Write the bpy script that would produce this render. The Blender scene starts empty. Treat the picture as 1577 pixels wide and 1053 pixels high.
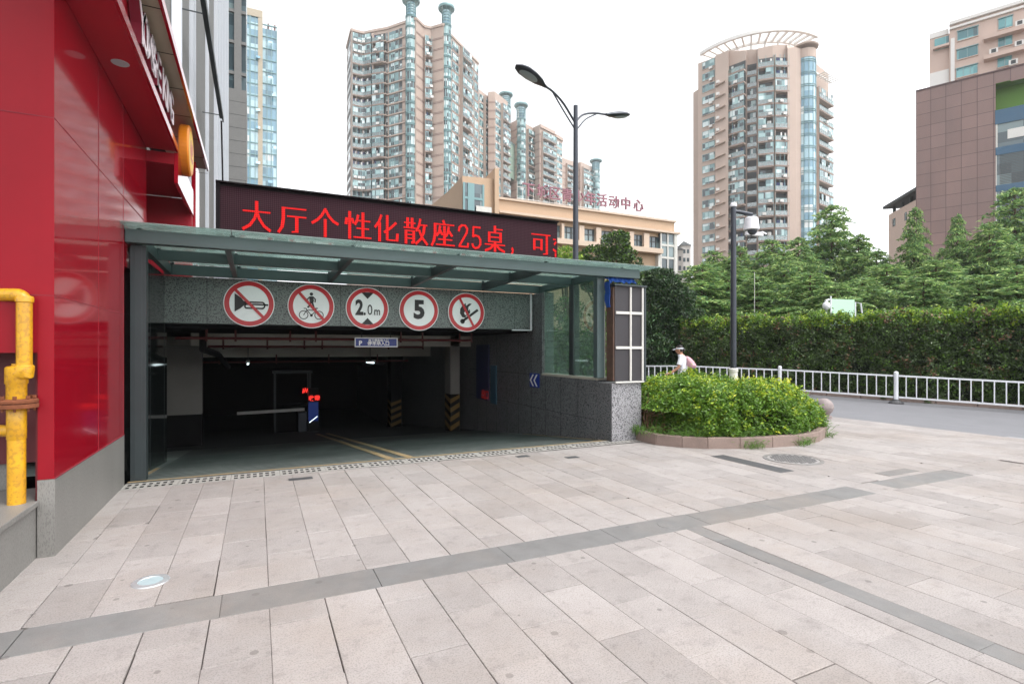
import bpy, bmesh, math, random
import numpy as np
from math import sin, cos, pi, radians, atan2, hypot, sqrt
from mathutils import Vector, Matrix, Euler
random.seed(7)
rng = np.random.default_rng(11)
SC = bpy.context.scene
COL = SC.collection

# ------------------------------------------------------------------ camera
CAMH = 1.6
FPX, CX, HV = 822.0, 788.5, 539.0        # focal length in photo pixels, principal column, horizon row
YAW = math.atan2(0.4299, 0.9029)         # heading to the right of +y
cd = bpy.data.cameras.new('camera')
cam = bpy.data.objects.new('camera', cd); COL.objects.link(cam)
cam.location = (0, 0, CAMH)
cam.rotation_euler = (radians(90), 0, -YAW)
cd.sensor_width = 36.0
cd.lens = 36.0 * FPX / 1577.0
cd.shift_y = 12.5 / 1577.0
cd.clip_start = 0.05
cd.clip_end = 3000
SC.camera = cam

# ------------------------------------------------------------------ world, sun, exposure
SUN_EL, SUN_AZ = radians(62), radians(150)
w = bpy.data.worlds.new('World'); SC.world = w; w.use_nodes = True
nt = w.node_tree
bg = nt.nodes['Background']
sky = nt.nodes.new('ShaderNodeTexSky'); sky.sky_type = 'NISHITA'
sky.sun_disc = False
sky.sun_elevation = SUN_EL; sky.sun_rotation = SUN_AZ
sky.air_density = 1.0; sky.dust_density = 2.0; sky.ozone_density = 1.0
hs = nt.nodes.new('ShaderNodeHueSaturation')
hs.inputs['Saturation'].default_value = 0.10
hs.inputs['Value'].default_value = 1.9
nt.links.new(sky.outputs['Color'], hs.inputs['Color'])
nt.links.new(hs.outputs['Color'], bg.inputs['Color'])
bg.inputs['Strength'].default_value = 0.15
sd = bpy.data.lights.new('sun', 'SUN'); sd.energy = 0.9; sd.angle = radians(14); sd.color = (1.0, 0.965, 0.92)
sun = bpy.data.objects.new('sun', sd); COL.objects.link(sun)
# direction towards the sun: azimuth measured clockwise from +y
sx, sy, sz = sin(SUN_AZ) * cos(SUN_EL), cos(SUN_AZ) * cos(SUN_EL), sin(SUN_EL)
sun.rotation_euler = Vector((sx, sy, sz)).to_track_quat('Z', 'Y').to_euler()
SC.view_settings.view_transform = 'Standard'
SC.view_settings.look = 'None'
SC.view_settings.gamma = 1.0
SC.view_settings.exposure = 0.74

# ------------------------------------------------------------------ survey helpers (photo measurements -> metres)
_c, _s = cos(YAW), sin(YAW)
def W(u, v, Z):
    X = (u - CX) * Z / FPX
    return (_c * X + _s * Z, -_s * X + _c * Z, CAMH - (v - HV) * Z / FPX)
def G(u, v, z=0.0):
    return W(u, v, FPX * (CAMH - z) / (v - HV))
def PY(u, v, y):
    r = (u - CX) / FPX
    return W(u, v, y / (-_s * r + _c))
def PX(u, v, x):
    r = (u - CX) / FPX
    return W(u, v, x / (_c * r + _s))
def w2(u, Z):
    p = W(u, HV, Z); return (p[0], p[1])

# ------------------------------------------------------------------ materials
def lin(r, g, b):
    def f(c):
        c /= 255.0
        return c / 12.92 if c <= 0.04045 else ((c + 0.055) / 1.055) ** 2.4
    return (f(r), f(g), f(b))
MATS = {}
def mat(name, col, rough=0.6, metal=0.0, var=0.0, scale=6.0, col2=None, bump=0.0, bscale=60.0, spec=0.5,
        emit=None, estr=0.0, island=0.0, speck=None, speck_scale=160.0, speck_amt=0.5, coat=0.0, transl=0.0, stretch=None, objrand=0.0, spots=False):
    m = bpy.data.materials.new(name); m.use_nodes = True
    n = m.node_tree.nodes; l = m.node_tree.links
    b = n['Principled BSDF']
    b.inputs['Roughness'].default_value = rough
    b.inputs['Metallic'].default_value = metal
    b.inputs['Specular IOR Level'].default_value = spec
    b.inputs['Coat Weight'].default_value = coat
    b.inputs['Coat Roughness'].default_value = 0.05
    base = n.new('ShaderNodeRGB'); base.outputs[0].default_value = (*col, 1)
    out = base.outputs[0]
    tc = n.new('ShaderNodeNewGeometry'); pos = tc.outputs['Position']
    if stretch:
        mp = n.new('ShaderNodeMapping'); mp.inputs['Scale'].default_value = stretch
        l.new(pos, mp.inputs['Vector']); pos = mp.outputs[0]
    def mixc(a, bcol, fac, mode='MIX', link=None):
        mx = n.new('ShaderNodeMix'); mx.data_type = 'RGBA'; mx.blend_type = mode
        mx.inputs[0].default_value = fac
        l.new(a, mx.inputs[6])
        if isinstance(bcol, tuple): mx.inputs[7].default_value = (*bcol, 1)
        else: l.new(bcol, mx.inputs[7])
        if link is not None: l.new(link, mx.inputs[0])
        return mx.outputs[2]
    if var > 0 or col2:
        ns = n.new('ShaderNodeTexNoise'); ns.inputs['Scale'].default_value = scale; ns.inputs['Detail'].default_value = 6
        ns.inputs['Roughness'].default_value = 0.65
        l.new(pos, ns.inputs['Vector'])
        rp = n.new('ShaderNodeMapRange'); rp.inputs[1].default_value = 0.32; rp.inputs[2].default_value = 0.68
        l.new(ns.outputs[0], rp.inputs[0])
        c2 = col2 if col2 else tuple(c * (1 - var) for c in col)
        out = mixc(out, c2, 0.5, link=rp.outputs[0])
    if spots:                              # old chewing gum, small stains and broad worn patches
        vo = n.new('ShaderNodeTexVoronoi'); vo.voronoi_dimensions = '2D'; vo.inputs['Scale'].default_value = 2.6; vo.inputs['Randomness'].default_value = 1.0
        l.new(pos, vo.inputs['Vector'])
        sx_ = n.new('ShaderNodeSeparateColor'); l.new(vo.outputs['Color'], sx_.inputs[0])
        th = n.new('ShaderNodeMath'); th.operation = 'MULTIPLY_ADD'; th.inputs[1].default_value = 0.14; th.inputs[2].default_value = -0.075; l.new(sx_.outputs[0], th.inputs[0])
        lt = n.new('ShaderNodeMath'); lt.operation = 'LESS_THAN'; l.new(vo.outputs['Distance'], lt.inputs[0]); l.new(th.outputs[0], lt.inputs[1])
        ml = n.new('ShaderNodeMath'); ml.operation = 'MULTIPLY'; ml.inputs[1].default_value = 0.55; l.new(lt.outputs[0], ml.inputs[0])
        out = mixc(out, lin(84, 80, 78), 0.5, link=ml.outputs[0])
        n3 = n.new('ShaderNodeTexNoise'); n3.inputs['Scale'].default_value = 0.45; n3.inputs['Detail'].default_value = 7; n3.inputs['Roughness'].default_value = 0.7
        l.new(pos, n3.inputs['Vector'])
        r3 = n.new('ShaderNodeMapRange'); r3.inputs[1].default_value = 0.45; r3.inputs[2].default_value = 0.75; r3.inputs[4].default_value = 0.75
        l.new(n3.outputs[0], r3.inputs[0]); out = mixc(out, lin(140, 128, 118), 0.5, link=r3.outputs[0])
        n4 = n.new('ShaderNodeTexNoise'); n4.inputs['Scale'].default_value = 7; n4.inputs['Detail'].default_value = 8; n4.inputs['Roughness'].default_value = 0.75
        l.new(pos, n4.inputs['Vector'])
        r4 = n.new('ShaderNodeMapRange'); r4.inputs[1].default_value = 0.53; r4.inputs[2].default_value = 0.70; r4.inputs[4].default_value = 0.6
        l.new(n4.outputs[0], r4.inputs[0]); out = mixc(out, lin(112, 106, 104), 0.5, link=r4.outputs[0])
    if speck:
        v = n.new('ShaderNodeTexNoise'); v.inputs['Scale'].default_value = speck_scale; v.inputs['Detail'].default_value = 2
        l.new(pos, v.inputs['Vector'])
        rp = n.new('ShaderNodeMapRange'); rp.inputs[1].default_value = 0.5; rp.inputs[2].default_value = 0.62; rp.inputs[4].default_value = speck_amt
        l.new(v.outputs[0], rp.inputs[0])
        out = mixc(out, speck, 0.5, link=rp.outputs[0])
    if island > 0 or objrand > 0:
        mr = n.new('ShaderNodeMapRange'); k = island or objrand
        mr.inputs[3].default_value = 1 - k; mr.inputs[4].default_value = 1 + k
        if island > 0: l.new(tc.outputs['Random Per Island'], mr.inputs[0])
        else:
            oi = n.new('ShaderNodeObjectInfo'); l.new(oi.outputs['Random'], mr.inputs[0])
        hsv = n.new('ShaderNodeHueSaturation'); l.new(out, hsv.inputs['Color']); l.new(mr.outputs[0], hsv.inputs['Value'])
        out = hsv.outputs[0]
    l.new(out, b.inputs['Base Color'])
    if bump > 0:
        nb = n.new('ShaderNodeTexNoise'); nb.inputs['Scale'].default_value = bscale; nb.inputs['Detail'].default_value = 5
        l.new(tc.outputs['Position'], nb.inputs['Vector'])
        bp = n.new('ShaderNodeBump'); bp.inputs['Strength'].default_value = bump; bp.inputs['Distance'].default_value = 0.01
        l.new(nb.outputs[0], bp.inputs['Height']); l.new(bp.outputs[0], b.inputs['Normal'])
    if emit:
        b.inputs['Emission Color'].default_value = (*emit, 1); b.inputs['Emission Strength'].default_value = estr
    if transl > 0:
        tr = n.new('ShaderNodeBsdfTranslucent'); l.new(out, tr.inputs['Color'])
        ms = n.new('ShaderNodeMixShader'); ms.inputs[0].default_value = transl
        l.new(b.outputs[0], ms.inputs[1]); l.new(tr.outputs[0], ms.inputs[2])
        l.new(ms.outputs[0], n['Material Output'].inputs['Surface'])
    MATS[name] = m
    return m
def glass_mat(name, tint, refl=0.12, dirt=0.0, dirtcol=(0.4, 0.45, 0.42), rough=0.03):
    m = bpy.data.materials.new(name); m.use_nodes = True
    n = m.node_tree.nodes; l = m.node_tree.links
    n.remove(n['Principled BSDF'])
    t = n.new('ShaderNodeBsdfTransparent'); t.inputs[0].default_value = (*tint, 1)
    g = n.new('ShaderNodeBsdfGlossy'); g.inputs['Roughness'].default_value = rough
    d = n.new('ShaderNodeBsdfTranslucent'); d.inputs[0].default_value = (*dirtcol, 1)
    fr = n.new('ShaderNodeLayerWeight'); fr.inputs[0].default_value = 0.5
    pw = n.new('ShaderNodeMath'); pw.operation = 'POWER'; pw.inputs[1].default_value = 4.5; l.new(fr.outputs['Facing'], pw.inputs[0])
    mr = n.new('ShaderNodeMath'); mr.operation = 'MULTIPLY_ADD'; mr.inputs[1].default_value = 0.7; mr.inputs[2].default_value = refl; mr.use_clamp = True
    l.new(pw.outputs[0], mr.inputs[0])
    m1 = n.new('ShaderNodeMixShader'); m1.inputs[0].default_value = dirt
    if dirt > 0:
        ge = n.new('ShaderNodeNewGeometry'); ns = n.new('ShaderNodeTexNoise'); ns.inputs['Scale'].default_value = 2.5; ns.inputs['Detail'].default_value = 5
        l.new(ge.outputs['Position'], ns.inputs['Vector'])
        mm = n.new('ShaderNodeMapRange'); mm.inputs[1].default_value = 0.3; mm.inputs[2].default_value = 0.7
        mm.inputs[3].default_value = dirt * 0.6; mm.inputs[4].default_value = min(1, dirt * 1.4)
        l.new(ns.outputs[0], mm.inputs[0]); l.new(mm.outputs[0], m1.inputs[0])
    l.new(t.outputs[0], m1.inputs[1]); l.new(d.outputs[0], m1.inputs[2])
    m2 = n.new('ShaderNodeMixShader'); l.new(mr.outputs[0], m2.inputs[0])
    l.new(m1.outputs[0], m2.inputs[1]); l.new(g.outputs[0], m2.inputs[2])
    l.new(m2.outputs[0], n['Material Output'].inputs['Surface'])
    MATS[name] = m; return m
def pane_mat(name, cols, cell=1.3, rough=0.12, spec=0.8, zcell=None):
    """window glass seen from outside: each pane cell takes one of a few tones (curtains, dark rooms, tinted glass)"""
    m = bpy.data.materials.new(name); m.use_nodes = True
    n = m.node_tree.nodes; l = m.node_tree.links; b = n['Principled BSDF']
    b.inputs['Roughness'].default_value = rough; b.inputs['Specular IOR Level'].default_value = spec
    ge = n.new('ShaderNodeNewGeometry')
    sn = n.new('ShaderNodeVectorMath'); sn.operation = 'SNAP'; sn.inputs[1].default_value = (cell, cell, zcell or cell)
    l.new(ge.outputs['Position'], sn.inputs[0])
    wn = n.new('ShaderNodeTexWhiteNoise'); l.new(sn.outputs[0], wn.inputs['Vector'])
    cr = n.new('ShaderNodeValToRGB'); cr.color_ramp.interpolation = 'CONSTANT'
    e = cr.color_ramp.elements
    while len(e) < len(cols): e.new(0.5)
    for i, (p, c) in enumerate(cols):
        e[i].position = p; e[i].color = (*c, 1)
    l.new(wn.outputs['Value'], cr.inputs[0]); l.new(cr.outputs[0], b.inputs['Base Color'])
    MATS[name] = m; return m

# ------------------------------------------------------------------ mesh building
class MB:
    def __init__(s, T=None): s.v = []; s.f = []; s.m = []; s.T = T
    def face(s, pts, mi=0):
        k = len(s.v)
        s.v += [s.T(*p) for p in pts] if s.T else [tuple(p) for p in pts]
        s.f.append(tuple(range(k, k + len(pts)))); s.m.append(mi)
    def raw(s, pts, faces, mi=0):
        k = len(s.v)
        s.v += [s.T(*p) for p in pts] if s.T else [tuple(p) for p in pts]
        for f in faces: s.f.append(tuple(k + i for i in f)); s.m.append(mi)
    def box(s, x0, x1, y0, y1, z0, z1, mi=0):
        p = [(x0, y0, z0), (x1, y0, z0), (x1, y1, z0), (x0, y1, z0), (x0, y0, z1), (x1, y0, z1), (x1, y1, z1), (x0, y1, z1)]
        s.raw(p, [(0, 3, 2, 1), (4, 5, 6, 7), (0, 1, 5, 4), (1, 2, 6, 5), (2, 3, 7, 6), (3, 0, 4, 7)], mi)
    def prism(s, poly, z0, z1, mi=0, caps=True):
        n = len(poly)
        zt = z1 if isinstance(z1, (list, tuple)) else [z1] * n
        p = [(a, b, z0) for a, b in poly] + [(a, b, z) for (a, b), z in zip(poly, zt)]
        f = [(i, (i + 1) % n, n + (i + 1) % n, n + i) for i in range(n)]
        if caps: f += [tuple(range(n - 1, -1, -1)), tuple(range(n, 2 * n))]
        s.raw(p, f, mi)
    def beam(s, p, q, wd, h, mi=0, up=(0, 0, 1)):
        p = Vector(p); q = Vector(q); d = (q - p).normalized(); u = Vector(up)
        a = d.cross(u)
        if a.length < 1e-5: a = d.cross(Vector((1, 0, 0)))
        a.normalize(); u = a.cross(d).normalized(); a *= wd / 2; u *= h / 2
        P = [p - a - u, p + a - u, p + a + u, p - a + u, q - a - u, q + a - u, q + a + u, q - a + u]
        s.raw([tuple(x) for x in P], [(0, 1, 2, 3), (7, 6, 5, 4), (0, 4, 5, 1), (1, 5, 6, 2), (2, 6, 7, 3), (3, 7, 4, 0)], mi)
    def tube(s, pts, r, n=10, mi=0, caps=True):
        pts = [Vector(p) for p in pts]; m = len(pts)
        rs = r if isinstance(r, (list, tuple)) else [r] * m
        ring = []; ref = None
        for i in range(m):
            d = (pts[min(i + 1, m - 1)] - pts[max(i - 1, 0)]).normalized()
            if ref is None:
                ref = Vector((0, 0, 1)) if abs(d.z) < 0.9 else Vector((1, 0, 0))
            a = d.cross(ref); a.normalize(); b = a.cross(d).normalized(); ref = b
            ring.append([tuple(pts[i] + (a * cos(2 * pi * k / n) + b * sin(2 * pi * k / n)) * rs[i]) for k in range(n)])
        P = [q for rr in ring for q in rr]
        F = [(i * n + k, i * n + (k + 1) % n, (i + 1) * n + (k + 1) % n, (i + 1) * n + k) for i in range(m - 1) for k in range(n)]
        if caps: F += [tuple(range(n - 1, -1, -1)), tuple((m - 1) * n + k for k in range(n))]
        s.raw(P, F, mi)
    def lathe(s, cx, cy, prof, n=24, mi=0, a0=0.0, a1=2 * pi):
        full = abs(a1 - a0 - 2 * pi) < 1e-6; k = n if full else n + 1
        P = [(cx + r * cos(a0 + (a1 - a0) * j / n), cy + r * sin(a0 + (a1 - a0) * j / n), z) for r, z in prof for j in range(k)]
        F = []
        for i in range(len(prof) - 1):
            for j in range(n):
                j2 = (j + 1) % k
                F.append((i * k + j, i * k + j2, (i + 1) * k + j2, (i + 1) * k + j))
        if full:
            if prof[0][0] > 1e-4: F.append(tuple(range(k - 1, -1, -1)))
            if prof[-1][0] > 1e-4: F.append(tuple((len(prof) - 1) * k + j for j in range(k)))
        s.raw(P, F, mi)
    def build(s, name, mats, parent=None, smooth=False, bevel=0.0, recalc=True):
        me = bpy.data.meshes.new(name)
        off = origin(parent)
        me.from_pydata([(a - off[0], b - off[1], c - off[2]) for a, b, c in s.v], [], s.f)
        if not isinstance(mats, (list, tuple)): mats = [mats]
        for mm in mats: me.materials.append(MATS[mm] if isinstance(mm, str) else mm)
        if any(s.m): me.polygons.foreach_set('material_index', s.m)
        if recalc:
            b = bmesh.new(); b.from_mesh(me); bmesh.ops.recalc_face_normals(b, faces=b.faces); b.to_mesh(me); b.free()
        if smooth: me.polygons.foreach_set('use_smooth', [True] * len(me.polygons))
        me.update()
        o = bpy.data.objects.new(name, me); COL.objects.link(o)
        if parent: o.parent = parent
        if bevel > 0:
            md = o.modifiers.new('bevel', 'BEVEL'); md.width = bevel; md.segments = 2; md.limit_method = 'ANGLE'
        if smooth:
            try:
                md = o.modifiers.new('es', 'EDGE_SPLIT'); md.split_angle = radians(40)
            except Exception: pass
        return o
def origin(o):
    v = Vector((0, 0, 0))
    while o: v += o.location; o = o.parent
    return v
def tag(o, label=None, cat=None, group=None, kind=None):
    if label: o['label'] = label
    if cat: o['category'] = cat
    if group: o['group'] = group
    if kind: o['kind'] = kind
    return o
def thing(name, label, cat, loc=(0, 0, 0), group=None):
    o = bpy.data.objects.new(name, None); COL.objects.link(o); o.location = loc; o.empty_display_size = 0.2
    return tag(o, label, cat, group)
def struct(name, mb, mats, **k):
    o = mb.build(name, mats, **k); o['kind'] = 'structure'; return o
def kids(o): return [c for c in o.children]
def copy_tree(o, parent=None):
    c = o.copy(); COL.objects.link(c)
    if parent: c.parent = parent
    for ch in kids(o): copy_tree(ch, c)
    return c
def copy_part(o, dx=0, dy=0, dz=0):
    """copy of a part and its sub-parts under the same thing, shifted"""
    c = o.copy(); COL.objects.link(c); c.parent = o.parent
    c.location = o.location + Vector((dx, dy, dz))
    for ch in kids(o):
        k = ch.copy(); COL.objects.link(k); k.parent = c
    return c
def frame(P0, P1):
    """facade frame: a along the wall (left to right seen from outside), d outwards, z up"""
    L = hypot(P1[0] - P0[0], P1[1] - P0[1]); dx, dy = (P1[0] - P0[0]) / L, (P1[1] - P0[1]) / L
    return (lambda a, d, z: (P0[0] + a * dx + d * dy, P0[1] + a * dy - d * dx, z)), L
def text_geo(body, size, extrude=0.004, bold=0.0, T=None, mb=None, mi=0, align='CENTER'):
    """letters as solid geometry; local x right, y up, z towards the reader"""
    c = bpy.data.curves.new('letters', 'FONT'); c.body = body; c.size = size; c.extrude = extrude; c.offset = bold
    c.align_x = align; c.align_y = 'CENTER'; c.resolution_u = 3
    o = bpy.data.objects.new('letters', c); COL.objects.link(o)
    bpy.context.view_layer.update()
    dg = bpy.context.evaluated_depsgraph_get()
    me = o.evaluated_get(dg).to_mesh()
    V = [tuple(v.co) for v in me.vertices]; F = [tuple(p.vertices) for p in me.polygons]
    o.evaluated_get(dg).to_mesh_clear()
    bpy.data.objects.remove(o); bpy.data.curves.remove(c)
    mb = mb or MB()
    mb.raw([T(*v) for v in V] if T else V, F, mi)
    return mb
def leaf_obj(name, C, D, Wd, Ln, mats, mi=None, parent=None, flat=None):
    """many leaf-sized faces: centres C, long axis D, widths, lengths"""
    N = len(C)
    D = D / (np.linalg.norm(D, axis=1, keepdims=True) + 1e-9)
    R = rng.normal(size=(N, 3))
    if flat is not None: R = R * (1 - flat) + np.array([0, 0, 1.0]) * flat
    A = np.cross(D, R); A /= (np.linalg.norm(A, axis=1, keepdims=True) + 1e-9)
    Wd = np.broadcast_to(np.asarray(Wd, float), (N,))[:, None]; Ln = np.broadcast_to(np.asarray(Ln, float), (N,))[:, None]
    V = np.empty((N, 4, 3))
    V[:, 0] = C - D * Ln * 0.5; V[:, 1] = C + A * Wd * 0.5; V[:, 2] = C + D * Ln * 0.5; V[:, 3] = C - A * Wd * 0.5
    off = np.array(origin(parent)); V -= off
    me = bpy.data.meshes.new(name)
    me.vertices.add(4 * N); me.vertices.foreach_set('co', V.reshape(-1))
    me.loops.add(4 * N); me.loops.foreach_set('vertex_index', np.arange(4 * N, dtype=np.int32))
    me.polygons.add(N); me.polygons.foreach_set('loop_start', np.arange(0, 4 * N, 4, dtype=np.int32))
    me.polygons.foreach_set('loop_total', np.full(N, 4, dtype=np.int32))
    if not isinstance(mats, (list, tuple)): mats = [mats]
    for mm in mats: me.materials.append(MATS[mm])
    if mi is not None: me.polygons.foreach_set('material_index', np.asarray(mi, dtype=np.int32))
    me.update(calc_edges=True); me.validate()
    o = bpy.data.objects.new(name, me); COL.objects.link(o)
    if parent: o.parent = parent
    return o

# ------------------------------------------------------------------ palette
mat('slab', lin(158, 152, 149), 0.75, var=0.1, scale=2.2, col2=lin(146, 140, 137), island=0.10, speck=lin(104, 97, 95), speck_scale=110, speck_amt=0.4, bump=0.2, bscale=90, spots=True)
mat('slab_grey', lin(120, 119, 118), 0.75, var=0.2, scale=5, spots=True, island=0.08, speck=lin(100, 98, 96), speck_scale=150, speck_amt=0.4, bump=0.15, bscale=90)
mat('joint', lin(84, 77, 74), 0.95, var=0.5, scale=9)
mat('asphalt', lin(120, 120, 124), 0.85, var=0.12, scale=1.2, speck=lin(90, 90, 92), speck_scale=90, speck_amt=0.35, bump=0.2, bscale=120)
mat('asphalt_pale', lin(150, 150, 152), 0.85, var=0.1, scale=1.5, speck=lin(120, 120, 120), speck_scale=90, speck_amt=0.3)
mat('earth', lin(92, 82, 62), 0.95, var=0.4, scale=2.5, bump=0.4, bscale=20)
mat('far_ground', lin(120, 118, 112), 0.95, var=0.2, scale=0.05)
mat('red_panel', lin(154, 17, 35), 0.10, var=0.08, scale=1.5, spec=0.5, coat=0.25, bump=0.03, bscale=1.3)
mat('red_front', lin(142, 15, 31), 0.45, var=0.14, scale=1.1, spec=0.2)
mat('red_matte', lin(166, 24, 42), 0.35, var=0.1, scale=2)
mat('red_dark', lin(96, 12, 24), 0.5, var=0.2, scale=2)
mat('granite_grey', lin(132, 130, 126), 0.45, var=0.15, scale=1.6, speck=lin(92, 90, 88), speck_scale=170, speck_amt=0.5, stretch=(1, 1, 0.25))
mat('granite_speck', lin(112, 120, 117), 0.35, speck=lin(34, 38, 37), speck_scale=48, speck_amt=0.95, var=0.15, scale=2)
mat('granite_dark', lin(112, 114, 116), 0.3, spec=0.3, speck=lin(34, 36, 38), speck_scale=42, speck_amt=0.9, var=0.15, scale=2)
mat('granite_black', lin(22, 26, 26), 0.06, spec=0.7, var=0.2, scale=3)
mat('granite_light', lin(150, 149, 152), 0.5, speck=lin(50, 50, 54), speck_scale=60, speck_amt=0.95)
mat('seam', lin(40, 40, 40), 0.9)
mat('seam_red', lin(120, 40, 50), 0.8)
mat('yellow_paint', lin(212, 160, 18), 0.4, var=0.15, scale=7, col2=lin(192, 138, 22), coat=0.2, speck=lin(140, 92, 40), speck_scale=38, speck_amt=0.4)
mat('rust_dark', lin(84, 62, 50), 0.8, var=0.4, scale=9)
mat('rust', lin(132, 74, 44), 0.85, var=0.4, scale=25, bump=0.3)
mat('steel_green', lin(72, 88, 88), 0.4, metal=0.15, var=0.12, scale=3)
mat('steel_dark', lin(52, 60, 62), 0.45, metal=0.2, var=0.15, scale=3)
mat('black_frame', lin(22, 18, 20), 0.7, spec=0.15)
mat('white_paint', lin(226, 228, 232), 0.4, var=0.06, scale=6)
mat('white_dirty', lin(206, 204, 198), 0.6, var=0.15, scale=4)
mat('sign_red', lin(190, 18, 30), 0.3, spec=0.5)
mat('sign_white', lin(240, 241, 242), 0.3)
mat('sign_black', lin(20, 20, 22), 0.4)
mat('sign_blue', lin(20, 48, 140), 0.35)
mat('concrete_pale', lin(168, 164, 152), 0.85, var=0.12, scale=1.2)
mat('interior_grey', lin(128, 125, 120), 0.85, var=0.15, scale=1)  # white walls toned down, interior shade put into the colour
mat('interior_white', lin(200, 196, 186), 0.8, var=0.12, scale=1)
mat('interior_dark', lin(20, 19, 20), 0.85, spec=0.15, var=0.2, scale=1)  # black foot paint; on deep walls, ceiling and beams the gloom as colour
mat('pipe_red', lin(80, 20, 18), 0.5)
mat('hazard_yellow', lin(104, 78, 18), 0.5)
mat('tube_light', (0.9, 0.95, 1), 0.4, emit=(0.80, 0.97, 1.0), estr=1.2)
mat('led_red', (0.3, 0.01, 0.01), 0.4, emit=(1.0, 0.03, 0.02), estr=0.75)
mat('led_red_dim', (0.2, 0.01, 0.01), 0.6, emit=(1.0, 0.03, 0.02), estr=0.05)
mat('panel_blue_lit', lin(14, 24, 70), 0.2, emit=(0.03, 0.07, 0.35), estr=0.14)
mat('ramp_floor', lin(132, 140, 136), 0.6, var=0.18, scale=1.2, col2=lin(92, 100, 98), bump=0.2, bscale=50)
mat('ramp_floor_gloom', lin(62, 66, 64), 0.75, var=0.25, scale=1.2)
mat('ramp_groove', lin(54, 60, 58), 0.8)
mat('road_yellow', lin(172, 142, 96), 0.7, var=0.35, scale=10, col2=lin(130, 122, 104))
mat('kerb_stone', lin(142, 124, 115), 0.8, var=0.2, scale=5, speck=lin(100, 84, 78), speck_scale=110, speck_amt=0.4, bump=0.2, bscale=60)
mat('drain_plate', lin(160, 157, 152), 0.7, var=0.15, scale=8)
mat('black_void', (0.006, 0.006, 0.006), 0.9)
mat('iron_pale', lin(150, 146, 144), 0.7, var=0.2, scale=14)
mat('iron', lin(84, 84, 86), 0.6, metal=0.3, var=0.2, scale=12, bump=0.2)
mat('chrome', lin(190, 192, 194), 0.35, metal=0.5)
mat('lens_pale', lin(160, 176, 180), 0.3)
mat('lamp_grey', lin(58, 62, 70), 0.35, metal=0.4, var=0.1, scale=6)
mat('cam_white', lin(220, 220, 224), 0.35)
mat('blue_cloth', lin(18, 66, 142), 0.6, var=0.15, scale=8)
mat('board_dark', lin(50, 47, 51), 0.6, var=0.15, scale=3)
mat('stone_ball', lin(150, 138, 136), 0.7, var=0.25, scale=14, speck=lin(110, 98, 96), speck_scale=140)
mat('bark', lin(96, 78, 60), 0.9, var=0.35, scale=14, bump=0.5, bscale=30)
mat('leaf_conifer', lin(120, 158, 90), 0.6, island=0.35, var=0.35, scale=0.7, transl=0.35)
mat('leaf_conifer_dark', lin(80, 118, 72), 0.6, island=0.35, var=0.3, scale=0.7, transl=0.25)
mat('leaf_conifer_pale', lin(168, 192, 114), 0.6, island=0.3, var=0.25, scale=0.7, transl=0.35)
mat('leaf_hedge', lin(74, 96, 50), 0.4, island=0.45, var=0.3, scale=1.5, transl=0.2, spec=0.5)
mat('leaf_hedge_brown', lin(112, 84, 60), 0.5, island=0.4)
mat('leaf_bush', lin(96, 132, 46), 0.4, island=0.35, transl=0.3, spec=0.5)
mat('leaf_young', lin(158, 182, 58), 0.4, island=0.25, transl=0.35)
mat('leaf_yellow', lin(196, 200, 66), 0.4, island=0.2, transl=0.35)
mat('leaf_dark', lin(44, 66, 38), 0.45, island=0.5, transl=0.15)
mat('twig', lin(120, 92, 70), 0.9, island=0.3)
mat('grass', lin(92, 128, 52), 0.6, island=0.35, transl=0.3)
mat('hedge_core_shade', lin(28, 40, 22), 0.95, var=0.4, scale=5)
mat('skin', lin(186, 138, 112), 0.55)
mat('cloth_white', lin(214, 216, 222), 0.8, var=0.1, scale=12)
mat('cloth_pink', lin(206, 160, 168), 0.8, var=0.25, scale=30)
mat('cloth_navy', lin(40, 52, 92), 0.8)
mat('hair', lin(34, 26, 24), 0.6)
mat('tower_pink', lin(180, 161, 149), 0.8, var=0.08, scale=0.3)
mat('tower_pink_line', lin(120, 92, 86), 0.8)
mat('tower_band', lin(190, 168, 156), 0.8)
mat('tower_dark', lin(62, 66, 66), 0.7)
mat('tower_teal', lin(112, 144, 146), 0.4, metal=0.2)
mat('tower_white', lin(214, 212, 208), 0.7)
mat('orange_wall', lin(188, 160, 134), 0.8, var=0.06, scale=0.5)
mat('orange_trim', lin(196, 176, 158), 0.8)
mat('pale_wall', lin(194, 172, 160), 0.8, var=0.06, scale=0.5)
mat('brown_panel', lin(134, 108, 102), 0.45, island=0.07, var=0.12, scale=0.35, col2=lin(122, 100, 96), stretch=(1, 1, 0.3))
mat('brown_seam', lin(92, 74, 74), 0.8)
mat('blue_band', lin(44, 84, 112), 0.25)
mat('green_ceiling', lin(92, 132, 50), 0.7)
mat('stone_tower', lin(112, 112, 110), 0.6, var=0.12, scale=2, speck=lin(78, 78, 78), speck_scale=60, speck_amt=0.6)
mat('fin_white', lin(190, 194, 200), 0.35, metal=0.2)
mat('roof_letter', lin(140, 92, 104), 0.5)
mat('beige_panel', lin(170, 158, 138), 0.7, var=0.1, scale=2)
mat('logo_orange', lin(222, 132, 30), 0.35)
mat('logo_yellow', lin(236, 196, 60), 0.35)
mat('letter_face', lin(236, 226, 232), 0.35)
mat('letter_side', lin(120, 30, 50), 0.4)
pane_mat('pane_teal', [(0, lin(40, 52, 56)), (0.26, lin(110, 142, 144)), (0.42, lin(152, 182, 182)), (0.66, lin(200, 212, 212)), (0.86, lin(92, 122, 126))], 1.1)
pane_mat('pane_teal_deep', [(0, lin(60, 112, 118)), (0.4, lin(84, 146, 150)), (0.75, lin(110, 168, 170)), (0.93, lin(50, 80, 86))], 1.5)
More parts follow.
